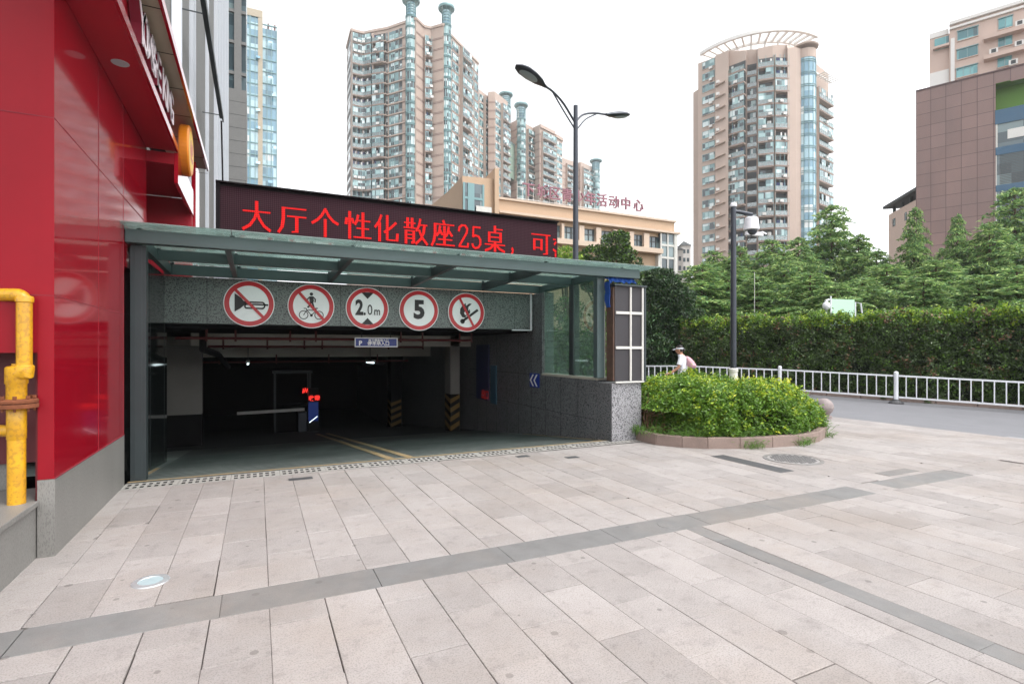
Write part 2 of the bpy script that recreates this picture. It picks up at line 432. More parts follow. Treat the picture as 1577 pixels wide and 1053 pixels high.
pane_mat('pane_blue', [(0, lin(110, 150, 170)), (0.3, lin(150, 184, 196)), (0.6, lin(176, 204, 212)), (0.85, lin(90, 126, 142)), (0.95, lin(216, 222, 222))], 1.8)
pane_mat('pane_dark', [(0, lin(50, 66, 72)), (0.4, lin(74, 92, 98)), (0.8, lin(110, 128, 130))], 1.1)
glass_mat('canopy_glass', (0.62, 0.74, 0.71), 0.08, dirt=0.42, dirtcol=(0.42, 0.52, 0.49), rough=0.1)
glass_mat('side_glass', (0.56, 0.68, 0.63), 0.08, dirt=0.12, dirtcol=(0.4, 0.5, 0.46))
glass_mat('rail_glass', (0.55, 0.72, 0.70), 0.2, dirt=0.3, dirtcol=(0.5, 0.62, 0.6))

def led_glyph():
    m = bpy.data.materials.new('led_glyph'); m.use_nodes = True
    n = m.node_tree.nodes; l = m.node_tree.links; b = n['Principled BSDF']
    ge = n.new('ShaderNodeNewGeometry'); mp = n.new('ShaderNodeVectorMath'); mp.operation = 'MULTIPLY'; mp.inputs[1].default_value = (1 / .0262, 0, 1 / .0262)
    l.new(ge.outputs['Position'], mp.inputs[0])
    fr = n.new('ShaderNodeVectorMath'); fr.operation = 'FRACTION'; l.new(mp.outputs[0], fr.inputs[0])
    sb = n.new('ShaderNodeVectorMath'); sb.operation = 'SUBTRACT'; sb.inputs[1].default_value = (.5, 0, .5); l.new(fr.outputs[0], sb.inputs[0])
    ln = n.new('ShaderNodeVectorMath'); ln.operation = 'LENGTH'; l.new(sb.outputs[0], ln.inputs[0])
    mr = n.new('ShaderNodeMapRange'); mr.inputs[1].default_value = .36; mr.inputs[2].default_value = .52; mr.inputs[3].default_value = 1.0; mr.inputs[4].default_value = .35
    l.new(ln.outputs['Value'], mr.inputs[0]); l.new(mr.outputs[0], b.inputs['Emission Strength'])
    b.inputs['Base Color'].default_value = (.12, .01, .01, 1); b.inputs['Roughness'].default_value = .9; b.inputs['Specular IOR Level'].default_value = 0; b.inputs['Emission Color'].default_value = (.62, .012, .012, 1)
    MATS['led_glyph'] = m
led_glyph()
# ================================================================== SETTING: ground, paving, road
XE = 12.45                                # edge of the paved forecourt, where the road begins
def road_z(x, y):
    k = min(1.0, max(0.0, (x - XE) / 4.0))
    return 0.038 * max(-14.0, min(14.0, y - 12.0)) * k * k * (3 - 2 * k)
g = MB()
HX0, HX1, HY0, HY1 = -5.0, 5.62, 7.72, 34.0
BIG = 1500
g.face([(-BIG, -BIG, -.62), (BIG, -BIG, -.62), (BIG, HY0, -.62), (-BIG, HY0, -.62)])
g.face([(-BIG, HY1, -.62), (BIG, HY1, -.62), (BIG, BIG, -.62), (-BIG, BIG, -.62)])
g.face([(-BIG, HY0, -.62), (HX0, HY0, -.62), (HX0, HY1, -.62), (-BIG, HY1, -.62)])
g.face([(HX1, HY0, -.62), (BIG, HY0, -.62), (BIG, HY1, -.62), (HX1, HY1, -.62)])
struct('ground', g, 'far_ground')
# bed under the paving (dark joints)
b = MB()
b.box(-7, XE, -4, HY0 - .28, -.3, -.014)
b.box(6.3, XE, HY0 - .28, 16, -.3, -.014)
struct('paving_bed', b, 'joint')
# slabs
SW, SLn = 0.325, 0.65
R_ = random.Random(3)
pv = MB(); gv = MB()
def slab(mb, x0, x1, y0, y1, gap=None):
    if x1 - x0 < .03 or y1 - y0 < .03: return
    gp = [(.0010 + R_.random() ** 5 * .0062) for _ in range(4)]
    gp = [q_ * .8 for q_ in gp]
    a0, a1, c0, c1 = x0 + gp[0], x1 - gp[1], y0 + gp[2], y1 - gp[3]
    z = R_.uniform(-.0012, .0012); tx, ty = R_.uniform(-.001, .001), R_.uniform(-.0008, .0008)
    e = .003
    q = [(a0, c0), (a1, c0), (a1, c1), (a0, c1)]
    zz = [z - tx - ty, z + tx - ty, z + tx + ty, z - tx + ty]
    ins = [(a0 + e, c0 + e), (a1 - e, c0 + e), (a1 - e, c1 - e), (a0 + e, c1 - e)]
    n = 4
    if R_.random() < .07 and a1 - a0 > .2 and c1 - c0 > .2:           # a chipped corner showing the bed
        k = R_.randrange(4); s1, s2 = R_.uniform(.012, .07), R_.uniform(.012, .09)
        def cut(L, sgn):
            p, pa, pb = L[k], L[k - 1], L[(k + 1) % 4]
            da = hypot(pa[0] - p[0], pa[1] - p[1]); db = hypot(pb[0] - p[0], pb[1] - p[1])
            A = (p[0] + (pa[0] - p[0]) * s1 / da, p[1] + (pa[1] - p[1]) * s1 / da); B = (p[0] + (pb[0] - p[0]) * s2 / db, p[1] + (pb[1] - p[1]) * s2 / db)
            M = ((A[0] + B[0]) / 2 + (p[0] - (A[0] + B[0]) / 2) * .3 * sgn, (A[1] + B[1]) / 2 + (p[1] - (A[1] + B[1]) / 2) * .3 * sgn)
            return L[:k] + [A, M, B] + L[k + 1:]
        sg = R_.uniform(-1, 1)
        q = cut(q, sg); ins = cut(ins, sg); zz = zz[:k] + [zz[k]] * 3 + zz[k + 1:]; n = 6
    P = [(*ins[i], zz[i]) for i in range(n)] + [(*q[i], zz[i] - e) for i in range(n)] + [(*q[i], -.016) for i in range(n)]
    F = [tuple(range(n))] + [(i, i + n, (i + 1) % n + n, (i + 1) % n) for i in range(n)] + [(i + n, i + 2 * n, (i + 1) % n + 2 * n, (i + 1) % n + n) for i in range(n)]
    mb.raw(P, F)
BY0, BY1 = 3.64, 3.98                      # grey band along the facade
DRY = 7.42                                 # front edge of the trench drain
MHC, MHR = G(1221, 707)[:2], 0.40
def lay(x0, x1, y0, y1, ph, cut=None):
    y = y0 - SLn * ph
    while y < y1:
        a, bb = max(y, y0), min(y + SLn, y1)
        if bb - a > .03: slab(pv, x0, x1, a, bb)
        y += SLn
k0 = int(math.floor((-7 - .065) / SW))
phase_up = {}
for k in range(k0, 40):
    x0 = .065 + k * SW; x1 = x0 + SW
    if x0 > XE: break
    x1 = min(x1, XE)
    if 3.62 < x0 + .16 < 3.78 and False: pass
    # below the band
    ph = ((k % 2) * .5 + R_.uniform(-.04, .04) + .15) % 1
    if x0 < 3.62 < x1:                     # thin grey strip running towards the camera
        lay(x0, 3.465, -3, BY0, ph)
        yy = -3.0
        while yy < BY0:
            slab(gv, 3.465, x1, yy, min(yy + .9, BY0)); yy += .9
    else:
        lay(x0, x1, -3, BY0, ph)
    # above the band
    ph = ((k % 2) * .5 + R_.uniform(-.12, .12)) % 1
    ytop = DRY if x0 < 6.3 else 16
    if x0 > 9.6:
        lay(x0, x1, BY0, ytop, ph)
    else:
        lay(x0, x1, BY1, ytop, ph)
GA, GB = G(1300, 748)[0], G(1346, 744)[0]
xs_b = [-7.0]
while xs_b[-1] < GA - .5: xs_b.append(xs_b[-1] + R_.choice([.95, .97, 1.0]))
xs_b[-1] = GA
xs_b += [GB, GB + .9, GB + 1.6, 9.7]
for a, c in zip(xs_b[:-1], xs_b[1:]):      # grey band, one pale repair slab in it as in the photograph
    slab(pv if abs(a - GA) < .01 or a > GB + 1.5 else gv, a, c, BY0, BY1)
struct('pavement', pv, 'slab', recalc=False)
struct('pavement_band', gv, 'slab_grey', recalc=False)
# road with the camber and fall of the photograph
rd = MB()
xs = [XE, XE + .6, XE + 1.2, XE + 2, XE + 3, XE + 4, 18, 20, 24, 30, 40]
ys = [-40, -20, -8, -2, 0, 2, 4, 6, 8, 10, 12, 14, 16, 18, 22, 26, 30]
for i in range(len(xs) - 1):
    for j in range(len(ys) - 1):
        a, b2, c, d = xs[i], xs[i + 1], ys[j], ys[j + 1]
        rd.face([(a, c, road_z(a, c) - .004), (b2, c, road_z(b2, c) - .004), (b2, d, road_z(b2, d) - .004), (a, d, road_z(a, d) - .004)])
struct('road', rd, 'asphalt', recalc=False)
rp = MB()                                  # paler patched strip beside the paving at the right
for j in range(8):
    y0, y1 = -3 + j, -2 + j
    for a, b2 in ((XE, XE + 1.2), (XE + 1.2, XE + 3.0)):
        rp.face([(a, y0, road_z(a, y0) + .001), (b2 - .1 * j * (b2 > XE + 2), y0, road_z(b2, y0) + .001), (b2 - .1 * (j + 1) * (b2 > XE + 2), y1, road_z(b2, y1) + .001), (a, y1, road_z(a, y1) + .001)])
struct('road_patch', rp, 'asphalt_pale', recalc=False)
# garden soil right of the garage and behind the road fence
so = MB()
so.face([(HX1 + .3, 8.0, .05), (9.2, 8.6, .05), (9.2, 40, .05), (HX1 + .3, 40, .05)])
struct('garden_soil', so, 'earth', recalc=False)
FA, FD = Vector((19.5, 7.3)), Vector((-2.5, 4.85)).normalized()   # fence line
FN = Vector((FD.y, -FD.x))                                         # away from the camera side
def fpt(t, o=0.0):
    p = FA + FD * t + FN * o
    return (p.x, p.y)
so = MB()
ts = [-30, -12, -6, 0, 5, 10, 15, 20, 40]
for i in range(len(ts) - 1):
    for o0, o1 in ((1.0, 6), (6, 30), (30, 80)):
        q = [fpt(ts[i], o0), fpt(ts[i + 1], o0), fpt(ts[i + 1], o1), fpt(ts[i], o1)]
        so.face([(a, b2, road_z(a, b2) + .03) for a, b2 in q])
struct('park_soil', so, 'earth', recalc=False)
kb = MB()                                  # kerb between road and hedge
for i in range(len(ts) - 1):
    for s0 in range(int((ts[i + 1] - ts[i]))):
        a = fpt(ts[i] + s0 + .01, .85); c = fpt(ts[i] + s0 + .99, .85); d = fpt(ts[i] + s0 + .99, 1.05); e = fpt(ts[i] + s0 + .01, 1.05)
        z = road_z(*a)
        kb.prism([a, c, d, e], z - .2, z + .16)
struct('road_kerb', kb, 'kerb_stone')

# ---- small things set in the paving
def cover_plate(name, label, cat, x0, x1, y0, y1, mats, slots=0, group=None):
    m = MB(); m.box(x0, x1, y0, y1, -.01, .004)
    o = m.build(name, mats[0], bevel=.002)
    tag(o, label, cat, group)
    return o
cover_plate('channel_cover', 'long narrow dark metal channel cover in the paving before the planter', 'drain cover', 6.16, 6.42, 4.78, 5.98, ['iron'])
for (u, v, su, lab) in ((805, 702.5, .2, 'small dark metal plate by the trench drain, nearer the signs, midway along the entrance'), (881, 704, .2, 'small dark metal plate in the paving nearest the granite pillar'), (463, 737, .28, 'dark metal plate touching the trench drain in front of the ramp')):
    p = G(u, v)
    cover_plate('metal_plate', lab, 'drain cover', p[0] - su / 2, p[0] + su / 2, p[1] - .06, p[1] + .06, ['iron'], group='small dark plates near the drain')
p = G(1380, 727); cover_plate('patch_slab', 'dark grey patch slab in the paving right of the manhole', 'slab', p[0] - .3, p[0] + .35, p[1] - .09, p[1] + .09, ['slab_grey'])
m = MB()
m.lathe(MHC[0], MHC[1], [(.0, .006), (.34, .006), (.345, .004), (.345, -.01)], 40)
t = thing('manhole_cover', 'round cast iron manhole cover in the paving beside the planter', 'manhole', (MHC[0], MHC[1], 0))
m.build('lid', 'iron_pale', t)
m = MB(); m.lathe(MHC[0], MHC[1], [(.352, -.01), (.352, .007), (.40, .007), (.405, -.01)], 40); m.build('rim', 'slab_grey', t)
m = MB()
for i in range(-6, 7):
    for j in range(-6, 7):
        if hypot(i, j) < 6.1: m.box(MHC[0] + i * .05 - .014, MHC[0] + i * .05 + .014, MHC[1] + j * .05 - .014, MHC[1] + j * .05 + .014, .0055, .010)
m.build('grip_pattern', 'iron', t, recalc=False)
p = G(232, 895)
t = thing('ground_uplight', 'round steel uplight with pale glass set into the paving near the red wall', 'ground light', (p[0], p[1], 0))
m = MB(); m.lathe(p[0], p[1], [(.075, .002), (.078, .009), (.112, .007), (.118, -.004)], 36); m.build('rim', 'chrome', t, smooth=True)
m = MB(); m.lathe(p[0], p[1], [(0, .006), (.04, .0058), (.077, .004)], 36); m.build('lens', 'lens_pale', t, smooth=True)
p = G(1030, 808)
m = MB(); m.lathe(p[0], p[1], [(0, .004), (.10, .004), (.105, -.004)], 30)
tag(m.build('valve_cover', 'slab_grey'), 'small round cover cracked into the grey paving band', 'manhole')

# ---- trench drain of perforated plates in front of the ramp
DL, DW = 0.56, 0.30
m = MB()
ny = [0, .03, .135, .165, .27, DW]; nx = [0.0, .02]
n_s = 7; pitch = (DL - .06) / n_s
xs_ = [0.0, .03]
for i in range(n_s):
    xs_ += [.03 + pitch * i + pitch * .60, .03 + pitch * (i + 1)]
xs_.append(DL - .004)
for i in range(len(xs_) - 1):
    hole_col = (i % 2 == 1) and i < 2 * n_s
    for j in range(5):
        if hole_col and j in (1, 3): continue
        m.box(xs_[i], xs_[i + 1], ny[j], ny[j + 1], -.003, .005)
d0 = m.build('drain_grate', 'drain_plate', recalc=False)
n_d = 14
dlab = ['at the foot of the red wall']
xd = -1.42
for i in range(n_d):
    o = d0 if i == 0 else d0.copy()
    if i: COL.objects.link(o)
    yd = DRY + .004 * i
    o.location = (xd + i * DL, yd, 0); o.rotation_euler.z = radians(.35)
    tag(o, 'pale perforated grate plate in the row of the trench drain across the garage entrance', 'drain grate', 'perforated plates of the trench drain')
m = MB(); m.box(-1.45, 6.5, DRY - .01, DRY + DW + .06, -.32, -.05)
struct('drain_black_block', m, 'black_void')  # solid block, darkness of the trench given by black colour
# ================================================================== GARAGE: ramp, interior, entrance
RS = -0.105                               # slope of the ramp
RY0 = DRY + DW + .05
def rz(y): return RS * max(0, min(y, 27.0) - 7.8)
XL, XR = -1.42, 5.58
fl = MB()
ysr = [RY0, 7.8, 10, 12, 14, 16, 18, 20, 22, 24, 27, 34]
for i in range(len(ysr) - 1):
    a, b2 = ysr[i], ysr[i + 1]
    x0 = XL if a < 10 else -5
    fl.face([(x0, a, rz(a)), (XR, a, rz(a)), (XR, b2, rz(b2)), (x0, b2, rz(b2))], 1 if a > 13 else 0)  # far stretch darkened by colour in place of deep shade
struct('ramp', fl, ['ramp_floor', 'ramp_floor_gloom'], recalc=False)
gr = MB()
y = RY0 + .25
while y < 14:
    gr.face([(XL + .1, y, rz(y) + .004), (XR - .1, y, rz(y) + .004), (XR - .1, y + .07, rz(y + .07) + .004), (XL + .1, y + .07, rz(y + .07) + .004)])
    y += .19
struct('ramp_grooves', gr, 'ramp_groove', recalc=False)
ym = MB()
def rline(xa, xb, ya, yb, wd):
    n = 6
    for i in range(n):
        t0, t1 = i / n, (i + 1) / n
        x0, x1 = xa + (xb - xa) * t0, xa + (xb - xa) * t1; y0, y1 = ya + (yb - ya) * t0, ya + (yb - ya) * t1
        ym.face([(x0 - wd / 2, y0, rz(y0) + .008), (x0 + wd / 2, y0, rz(y0) + .008), (x1 + wd / 2, y1, rz(y1) + .008), (x1 - wd / 2, y1, rz(y1) + .008)])
rline(1.78, 1.70, RY0 + .1, 18, .12); rline(2.06, 2.0, RY0 + .1, 18, .12)
ym.face([(XL, RY0 + .0, rz(RY0) + .008), (XR, RY0, rz(RY0) + .008), (XR, RY0 + .09, rz(RY0 + .09) + .008), (XL, RY0 + .09, rz(RY0 + .09) + .008)])
rline(XR - .06, XR - .06, RY0 + .1, 11, .06); rline(XL + .06, XL + .06, RY0 + .1, 9.6, .06)
struct('ramp_markings', ym, 'road_yellow', recalc=False)

# enclosing shell of the underground hall
sh = MB()
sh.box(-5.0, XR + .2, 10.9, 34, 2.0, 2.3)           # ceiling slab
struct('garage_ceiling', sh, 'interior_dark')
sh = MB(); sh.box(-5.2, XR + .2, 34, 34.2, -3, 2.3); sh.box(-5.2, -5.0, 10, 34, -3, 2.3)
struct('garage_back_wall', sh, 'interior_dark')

t = thing('ramp_side_wall', 'dark speckled granite wall down the right side of the garage ramp with a low parapet', 'wall', (XR, 7.9, 0))
m = MB()
ya = [7.65, 9, 10.2, 14.7, 20, 34]
zt = [1.05, 1.05, 1.05, 2.05, 2.05, 2.05]
m.box(XR, XR + .28, 8.10, 10.2, -.6, 1.05)
m.box(XR, XR + .28, 10.2, 34, -3.0, 2.85)
mw = m
m = MB(); m.box(XR - .015, XR + .30, 8.12, 10.2, 1.052, 1.10); m.build('coping', 'concrete_pale', t, bevel=.006)
m = mw
for yy in (8.75, 9.4, 10.05, 10.7, 11.35, 12.0, 12.65, 13.3, 13.95):
    m.box(XR - .0025, XR + .001, yy, yy + .008, rz(yy), 1.04 if yy < 10.2 else 2.05, 1)
m.box(XR - .0025, XR + .001, 10.3, 14.6, 1.05, 1.058, 1); m.box(XR - .003, XR + .001, 8.2, 14.6, .32, .327, 1)
m.build('granite_wall', ['granite_dark', 'seam'], t)

t = thing('ramp_left_wall', 'polished black granite wall along the left side of the garage ramp mirroring the signs', 'wall', (XL, 7.95, 0))
m = MB(); m.box(XL - .25, XL, 8.02, 10.9, -1.0, 2.86); m.box(XL - 1.0, XL - .75, 10.91, 15.5, -1.2, 2.0)
for yy in (9.3, 10.6): m.box(XL - .001, XL + .002, yy, yy + .012, rz(yy), 2.8, 1)
m.build('polished_panels', ['granite_black', 'steel_dark'], t)

LY = 10.62                                           # plane of the lintel
t = thing('entrance_lintel', 'speckled granite lintel over the garage mouth carrying the round traffic signs', 'lintel', (2, LY, 2.05))
m = MB(); m.box(XL, 5.58, LY, LY + .35, 2.06, 2.855)
xx = XL + .62
while xx < 5.5:
    m.box(xx, xx + .008, LY - .0025, LY + .001, 2.06, 2.855, 1); xx += .74
m.build('granite_beam', ['granite_speck', 'seam'], t)
m = MB(); m.box(5.50, 5.535, LY - .03, LY - .003, 2.03, 2.86); m.box(5.05, 5.499, LY - .03, LY - .003, 2.03, 2.055); m.build('white_trim', 'white_paint', t)
m = MB(); m.box(5.62, 5.86, 10.18, 10.60, 1.11, 2.86); tag(m.build('granite_pilaster', 'granite_speck', bevel=.004), 'speckled granite pilaster standing on the parapet beside the side glazing', 'pillar')

# ceiling beams inside, lit from the mouth; the deep two have gloom in their colour
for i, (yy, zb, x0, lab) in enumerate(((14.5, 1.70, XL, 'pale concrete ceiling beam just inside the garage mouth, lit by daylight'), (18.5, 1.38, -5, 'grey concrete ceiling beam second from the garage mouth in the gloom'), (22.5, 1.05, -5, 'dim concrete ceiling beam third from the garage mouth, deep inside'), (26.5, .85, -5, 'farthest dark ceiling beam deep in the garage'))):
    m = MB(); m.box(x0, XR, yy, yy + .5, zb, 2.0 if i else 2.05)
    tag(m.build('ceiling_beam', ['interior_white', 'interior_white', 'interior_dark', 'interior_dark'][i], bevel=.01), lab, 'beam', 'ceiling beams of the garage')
# columns with hazard stripes
def column(x, y, sx, sy, ztop, lab, wall):
    t = thing('garage_column', lab, 'column', (x, y, rz(y)), 'columns in the garage')
    m = MB(); m.box(x - sx, x + sx, y - sy, y + sy, rz(y) + 1.07, ztop); m.build('shaft', wall, t)
    m = MB(); m.box(x - sx, x + sx, y - sy, y + sy, rz(y) - .1, rz(y) + 1.068); m.build('base', 'interior_dark', t)
    m = MB()
    for k in range(4):
        z0 = rz(y) + .02 + k * .26
        for yf in (y - sy - .003,):
            m.face([(x - sx, yf, z0), (x + sx, yf, z0 + .16), (x + sx, yf, min(z0 + .3, rz(y) + 1.06)), (x - sx, yf, z0 + .14)])
        m.face([(x - sx - .003, y - sy, z0), (x - sx - .003, y + sy, z0 + .16), (x - sx - .003, y + sy, min(z0 + .3, rz(y) + 1.06)), (x - sx - .003, y - sy, z0 + .14)])
    m.build('hazard_stripes', 'hazard_yellow', t, recalc=False)
    return t
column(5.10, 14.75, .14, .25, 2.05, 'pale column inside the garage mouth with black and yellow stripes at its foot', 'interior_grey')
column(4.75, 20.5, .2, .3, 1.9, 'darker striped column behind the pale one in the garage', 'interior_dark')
m = MB(); m.box(-2.6, -1.28, 15.6, 15.9, -.02, 1.72); m.box(-2.6, -1.28, 15.6, 15.9, -1.2, -.025, 1)
tag(m.build('partition_wall', ['interior_grey', 'interior_dark']), 'whitewashed partition with black foot at the left inside the garage', 'wall')
# pipes under the lintel
def pipe(y, z, x0, x1, drops, lab):
    t = thing('sprinkler_pipe', lab, 'pipe', (x0, y, z), 'sprinkler pipes under the garage ceiling')
    m = MB(); m.tube([(x0, y, z), (x1, y, z)], .028, 8); m.build('main_pipe', 'pipe_red', t)
    for xx in drops:
        m = MB(); m.tube([(xx, y, z + .22), (xx, y, z - .06)], .02, 8); m.build('hanger', 'pipe_red', t)
pipe(11.9, 1.83, XL, 4.6, (-.9, -.4, .6, 1.1, 2.9, 3.4, 4.3, 4.6), 'dark red sprinkler pipe nearest the lintel inside the garage mouth')
pipe(13.6, 1.68, -1.0, 3.9, (-.7, .2, 1.0, 1.4, 3.0, 3.9), 'dark red sprinkler pipe just behind the nearest one')
pipe(17.5, 1.25, -2.5, 4.5, (-1, 0.5, 2, 3.5), 'dark pipe crossing the ceiling deep in the garage')
m = MB(); m.tube([(-1.0, 12.4, 2.0), (-1.0, 12.4, 1.62), (-.8, 13.5, 1.5), (-.8, 18, 1.1)], .07, 10)
tag(m.build('cable_duct', 'interior_dark', smooth=True), 'thick dark duct bending down beside the left garage wall', 'duct')
# fluorescent tubes
for (u, v, y, lab) in ((382, 560, 18.0, 'fluorescent tube light over the left lane of the garage'), (570, 558, 18.0, 'fluorescent tube light over the right lane of the garage')):
    p = PY(u, v, y)
    t = thing('tube_light', lab, 'lamp', p, 'fluorescent tubes in the garage')
    m = MB(); m.tube([(p[0], p[1] - .6, p[2]), (p[0], p[1] + .6, p[2])], .03, 8); m.build('tube', 'tube_light', t)
    m = MB(); m.box(p[0] - .05, p[0] + .05, p[1] - .62, p[1] + .62, p[2] + .034, p[2] + .09); m.build('fitting', 'white_dirty', t)
    m = MB(); m.tube([(p[0], p[1], p[2] + .09), (p[0], p[1], 1.99)], .01, 6); m.build('hanger', 'steel_dark', t)
# hanging blue sign
pa, pb = PY(546, 519.5, 11.7), PY(612, 534.5, 11.7)
t = thing('hanging_sign', 'blue sign with white lettering hanging under the lintel in the garage mouth', 'sign', ((pa[0] + pb[0]) / 2, 11.7, pa[2]))
m = MB(); m.box(pa[0], pb[0], 11.69, 11.72, pb[2], pa[2]); m.build('panel', 'sign_blue', t)
m = MB()
e = .02
for q in ((pa[0], pb[0], pa[2] - e, pa[2]), (pa[0], pb[0], pb[2], pb[2] + e), (pa[0], pa[0] + e, pb[2] + e, pa[2] - e), (pb[0] - e, pb[0], pb[2] + e, pa[2] - e)):
    m.box(q[0], q[1], 11.68, 11.6895, q[2], q[3])
m.build('border', 'sign_white', t)
m = MB(); cw = (pb[0] - pa[0])
T = lambda cx, cz: (lambda a, b2, c: (cx + a, 11.688 - c, cz + b2))
text_geo('P', .13, .001, .006, T(pa[0] + .12, (pa[2] + pb[2]) / 2 - .02), m)
text_geo('地下停车场入口', .062, .001, .002, T(pa[0] + cw * .55, pa[2] - .062), m)
text_geo('停车场入口', .095, .001, .003, T(pa[0] + cw * .55, pb[2] + .075), m)
m.build('lettering', 'sign_white', t, recalc=False)
m = MB()
for xx in (pa[0] + .15, pb[0] - .15): m.tube([(xx, 11.705, pa[2]), (xx, 11.705, 2.06)], .008, 6)
m.build('hanging_rods', 'steel_dark', t)
# barrier and pay column deep inside
by = 20.5
bz = rz(by)
t = thing('pay_column', 'barrier machine with red lit characters and a blue lit panel deep in the garage', 'machine', (1.55, by, bz))
def pyp(u, v): return PY(u, v, by)
a, b2 = pyp(474, 0)[0], pyp(491, 0)[0]
zz = lambda v: pyp(482, v)[2]
m = MB(); m.box(a, b2, by, by + .4, bz, zz(598)); m.build('cabinet', 'black_frame', t, bevel=.02)
m = MB(); m.box(a + .02, b2 - .02, by - .012, by - .002, zz(648), zz(619)); m.build('screen', 'panel_blue_lit', t)
m = MB()
T2 = lambda cx, cz: (lambda a_, b_, c_: (cx + a_, by - .03 - c_, cz + b_))
text_geo('出', .22, .003, .008, T2(pyp(470, 0)[0], zz(602)), m)
text_geo('收费', .2, .003, .008, T2(pyp(484, 0)[0], zz(613.5)), m)
m.build('red_characters', 'led_red', t, recalc=False)
m = MB(); m.beam((a + .05, by - .02, zz(650)), (b2 - .05, by - .02, zz(641)), .05, .02); m.build('lit_slash', 'tube_light', t)
t = thing('barrier_gate', 'closed white barrier arm across the garage lane with its grey cabinet', 'barrier', (a - .3, by, bz))
m = MB(); q0, q1 = pyp(469, 630), pyp(365, 636.5); m.beam(q0, q1, .05, .1); m.build('arm', 'white_dirty', t)
m = MB(); x0 = pyp(459, 0)[0]; m.box(x0, x0 + .3, by, by + .3, bz, zz(634)); m.build('cabinet', 'lamp_grey', t, bevel=.02)
# booth frame behind the barrier
t = thing('toll_booth', 'dark toll booth frame standing behind the barrier in the garage', 'booth', (1.2, 21.3, rz(21.3)))
m = MB()
bz2 = rz(21.3)
for xx in (.55, 1.75):
    for yy in (21.3, 22.4): m.box(xx, xx + .05, yy, yy + .05, bz2, bz2 + 2.15)
m.build('posts', 'steel_dark', t)
m = MB(); m.box(.5, 1.85, 21.25, 22.5, bz2 + 2.16, bz2 + 2.24); m.build('roof', 'steel_dark', t)
m = MB(); m.box(.6, 1.75, 21.32, 22.4, bz2, bz2 + .95); m.build('lower_panel', 'interior_dark', t)
# blue boards and arrow sign on the right wall
def wall_board(name, lab, cat, y0, y1, z0, z1, mt, group=None):
    m = MB(); m.box(XR - .03, XR - .004, y0, y1, z0, z1)
    return tag(m.build(name, mt, bevel=.004), lab, cat, group)
mat('board_blue', lin(20, 30, 78), 0.4); mat('board_teal', lin(40, 84, 104), 0.4); mat('board_pink', lin(120, 96, 96), 0.6)
wall_board('notice_board', 'dark blue notice board high on the right garage wall', 'board', 13.1, 14.0, .25, 1.75, 'board_blue', 'boards on the right garage wall')
wall_board('notice_board', 'teal narrow board on the right garage wall nearer the mouth', 'board', 12.62, 12.98, .2, 1.2, 'board_teal', 'boards on the right garage wall')
m = MB(); T3 = lambda a_, b_, c_: (XR - .032 - c_, 13.35 - a_, .38 + b_)
text_geo('出口', .26, .002, .008, T3, m); tag(m.build('red_lit_letters', 'led_red_dim', recalc=False), 'faint red lit characters low on the right garage wall', 'sign')
p0, p1 = PX(816, 574, XR), PX(830, 597, XR)
t = thing('chevron_sign', 'blue sign with two white chevrons on the granite ramp wall', 'sign', (XR, p0[1], p0[2]))
yb, yf = PX(817, 580, XR)[1], PX(831, 580, XR)[1]
m = MB(); m.box(XR - .02, XR - .004, yf, yb, p1[2], p0[2]); m.build('panel', 'sign_blue', t)
m = MB(); h = (p0[2] - p1[2]); zc = (p0[2] + p1[2]) / 2; ww = yb - yf
for k in range(2):
    yc = yf + ww * (.12 + .4 * k); xx = XR - .023
    for s in (1, -1):
        m.face([(xx, yc + .30 * ww, zc), (xx, yc + .46 * ww, zc), (xx, yc + .16 * ww, zc + s * .42 * h), (xx, yc, zc + s * .42 * h)])
m.build('chevrons', 'sign_white', t, recalc=False)

# ---- round traffic signs on the lintel
SY = LY - .03
def sign_base(u, v, label, rad=.41):
    p = PY(u, v, SY)
    t = thing('traffic_sign', label, 'traffic sign', (p[0], SY, p[2]), 'round traffic signs on the lintel')
    def D(r0, r1, y, mtn, nm, th=.004):
        m = MB(); n = 56
        for k in range(n):
            a0, a1 = 2 * pi * k / n, 2 * pi * (k + 1) / n
            P = [(p[0] + r * cos(aa), y + dy, p[2] + r * sin(aa)) for dy in (0, th) for r, aa in ((r0, a0), (r1, a0), (r1, a1), (r0, a1))]
            if r0 < 1e-6:
                m.face([P[0], P[1], P[2]]); m.face([P[1], P[2], P[6], P[5]])
            else:
                m.face(P[:4]); m.face([P[1], P[2], P[6], P[5]])
        return m.build(nm, mtn, t, recalc=False)
    D(0, rad, SY, 'sign_white', 'disc', .02)
    D(rad * .775, rad * .965, SY - .003, 'sign_red', 'red_ring')
    return t, p
def on(p, lift=.004):
    return lambda a_, b_, c_: (p[0] + a_, SY - lift - c_, p[2] + b_)
def slash(t, p, r, ang, wd=.05, lift=.0105):
    m = MB(); dx, dz = cos(ang), sin(ang); nx, nz = -dz * wd / 2, dx * wd / 2; L = r * .80
    y0 = SY - lift
    m.face([(p[0] - dx * L + nx, y0, p[2] - dz * L + nz), (p[0] - dx * L - nx, y0, p[2] - dz * L - nz), (p[0] + dx * L - nx, y0, p[2] + dz * L - nz), (p[0] + dx * L + nx, y0, p[2] + dz * L + nz)])
    m.build('red_slash', 'sign_red', t, recalc=False)
def poly(m, p, pts, lift=.006):
    m.face([(p[0] + a_, SY - lift, p[2] + b_) for a_, b_ in pts])
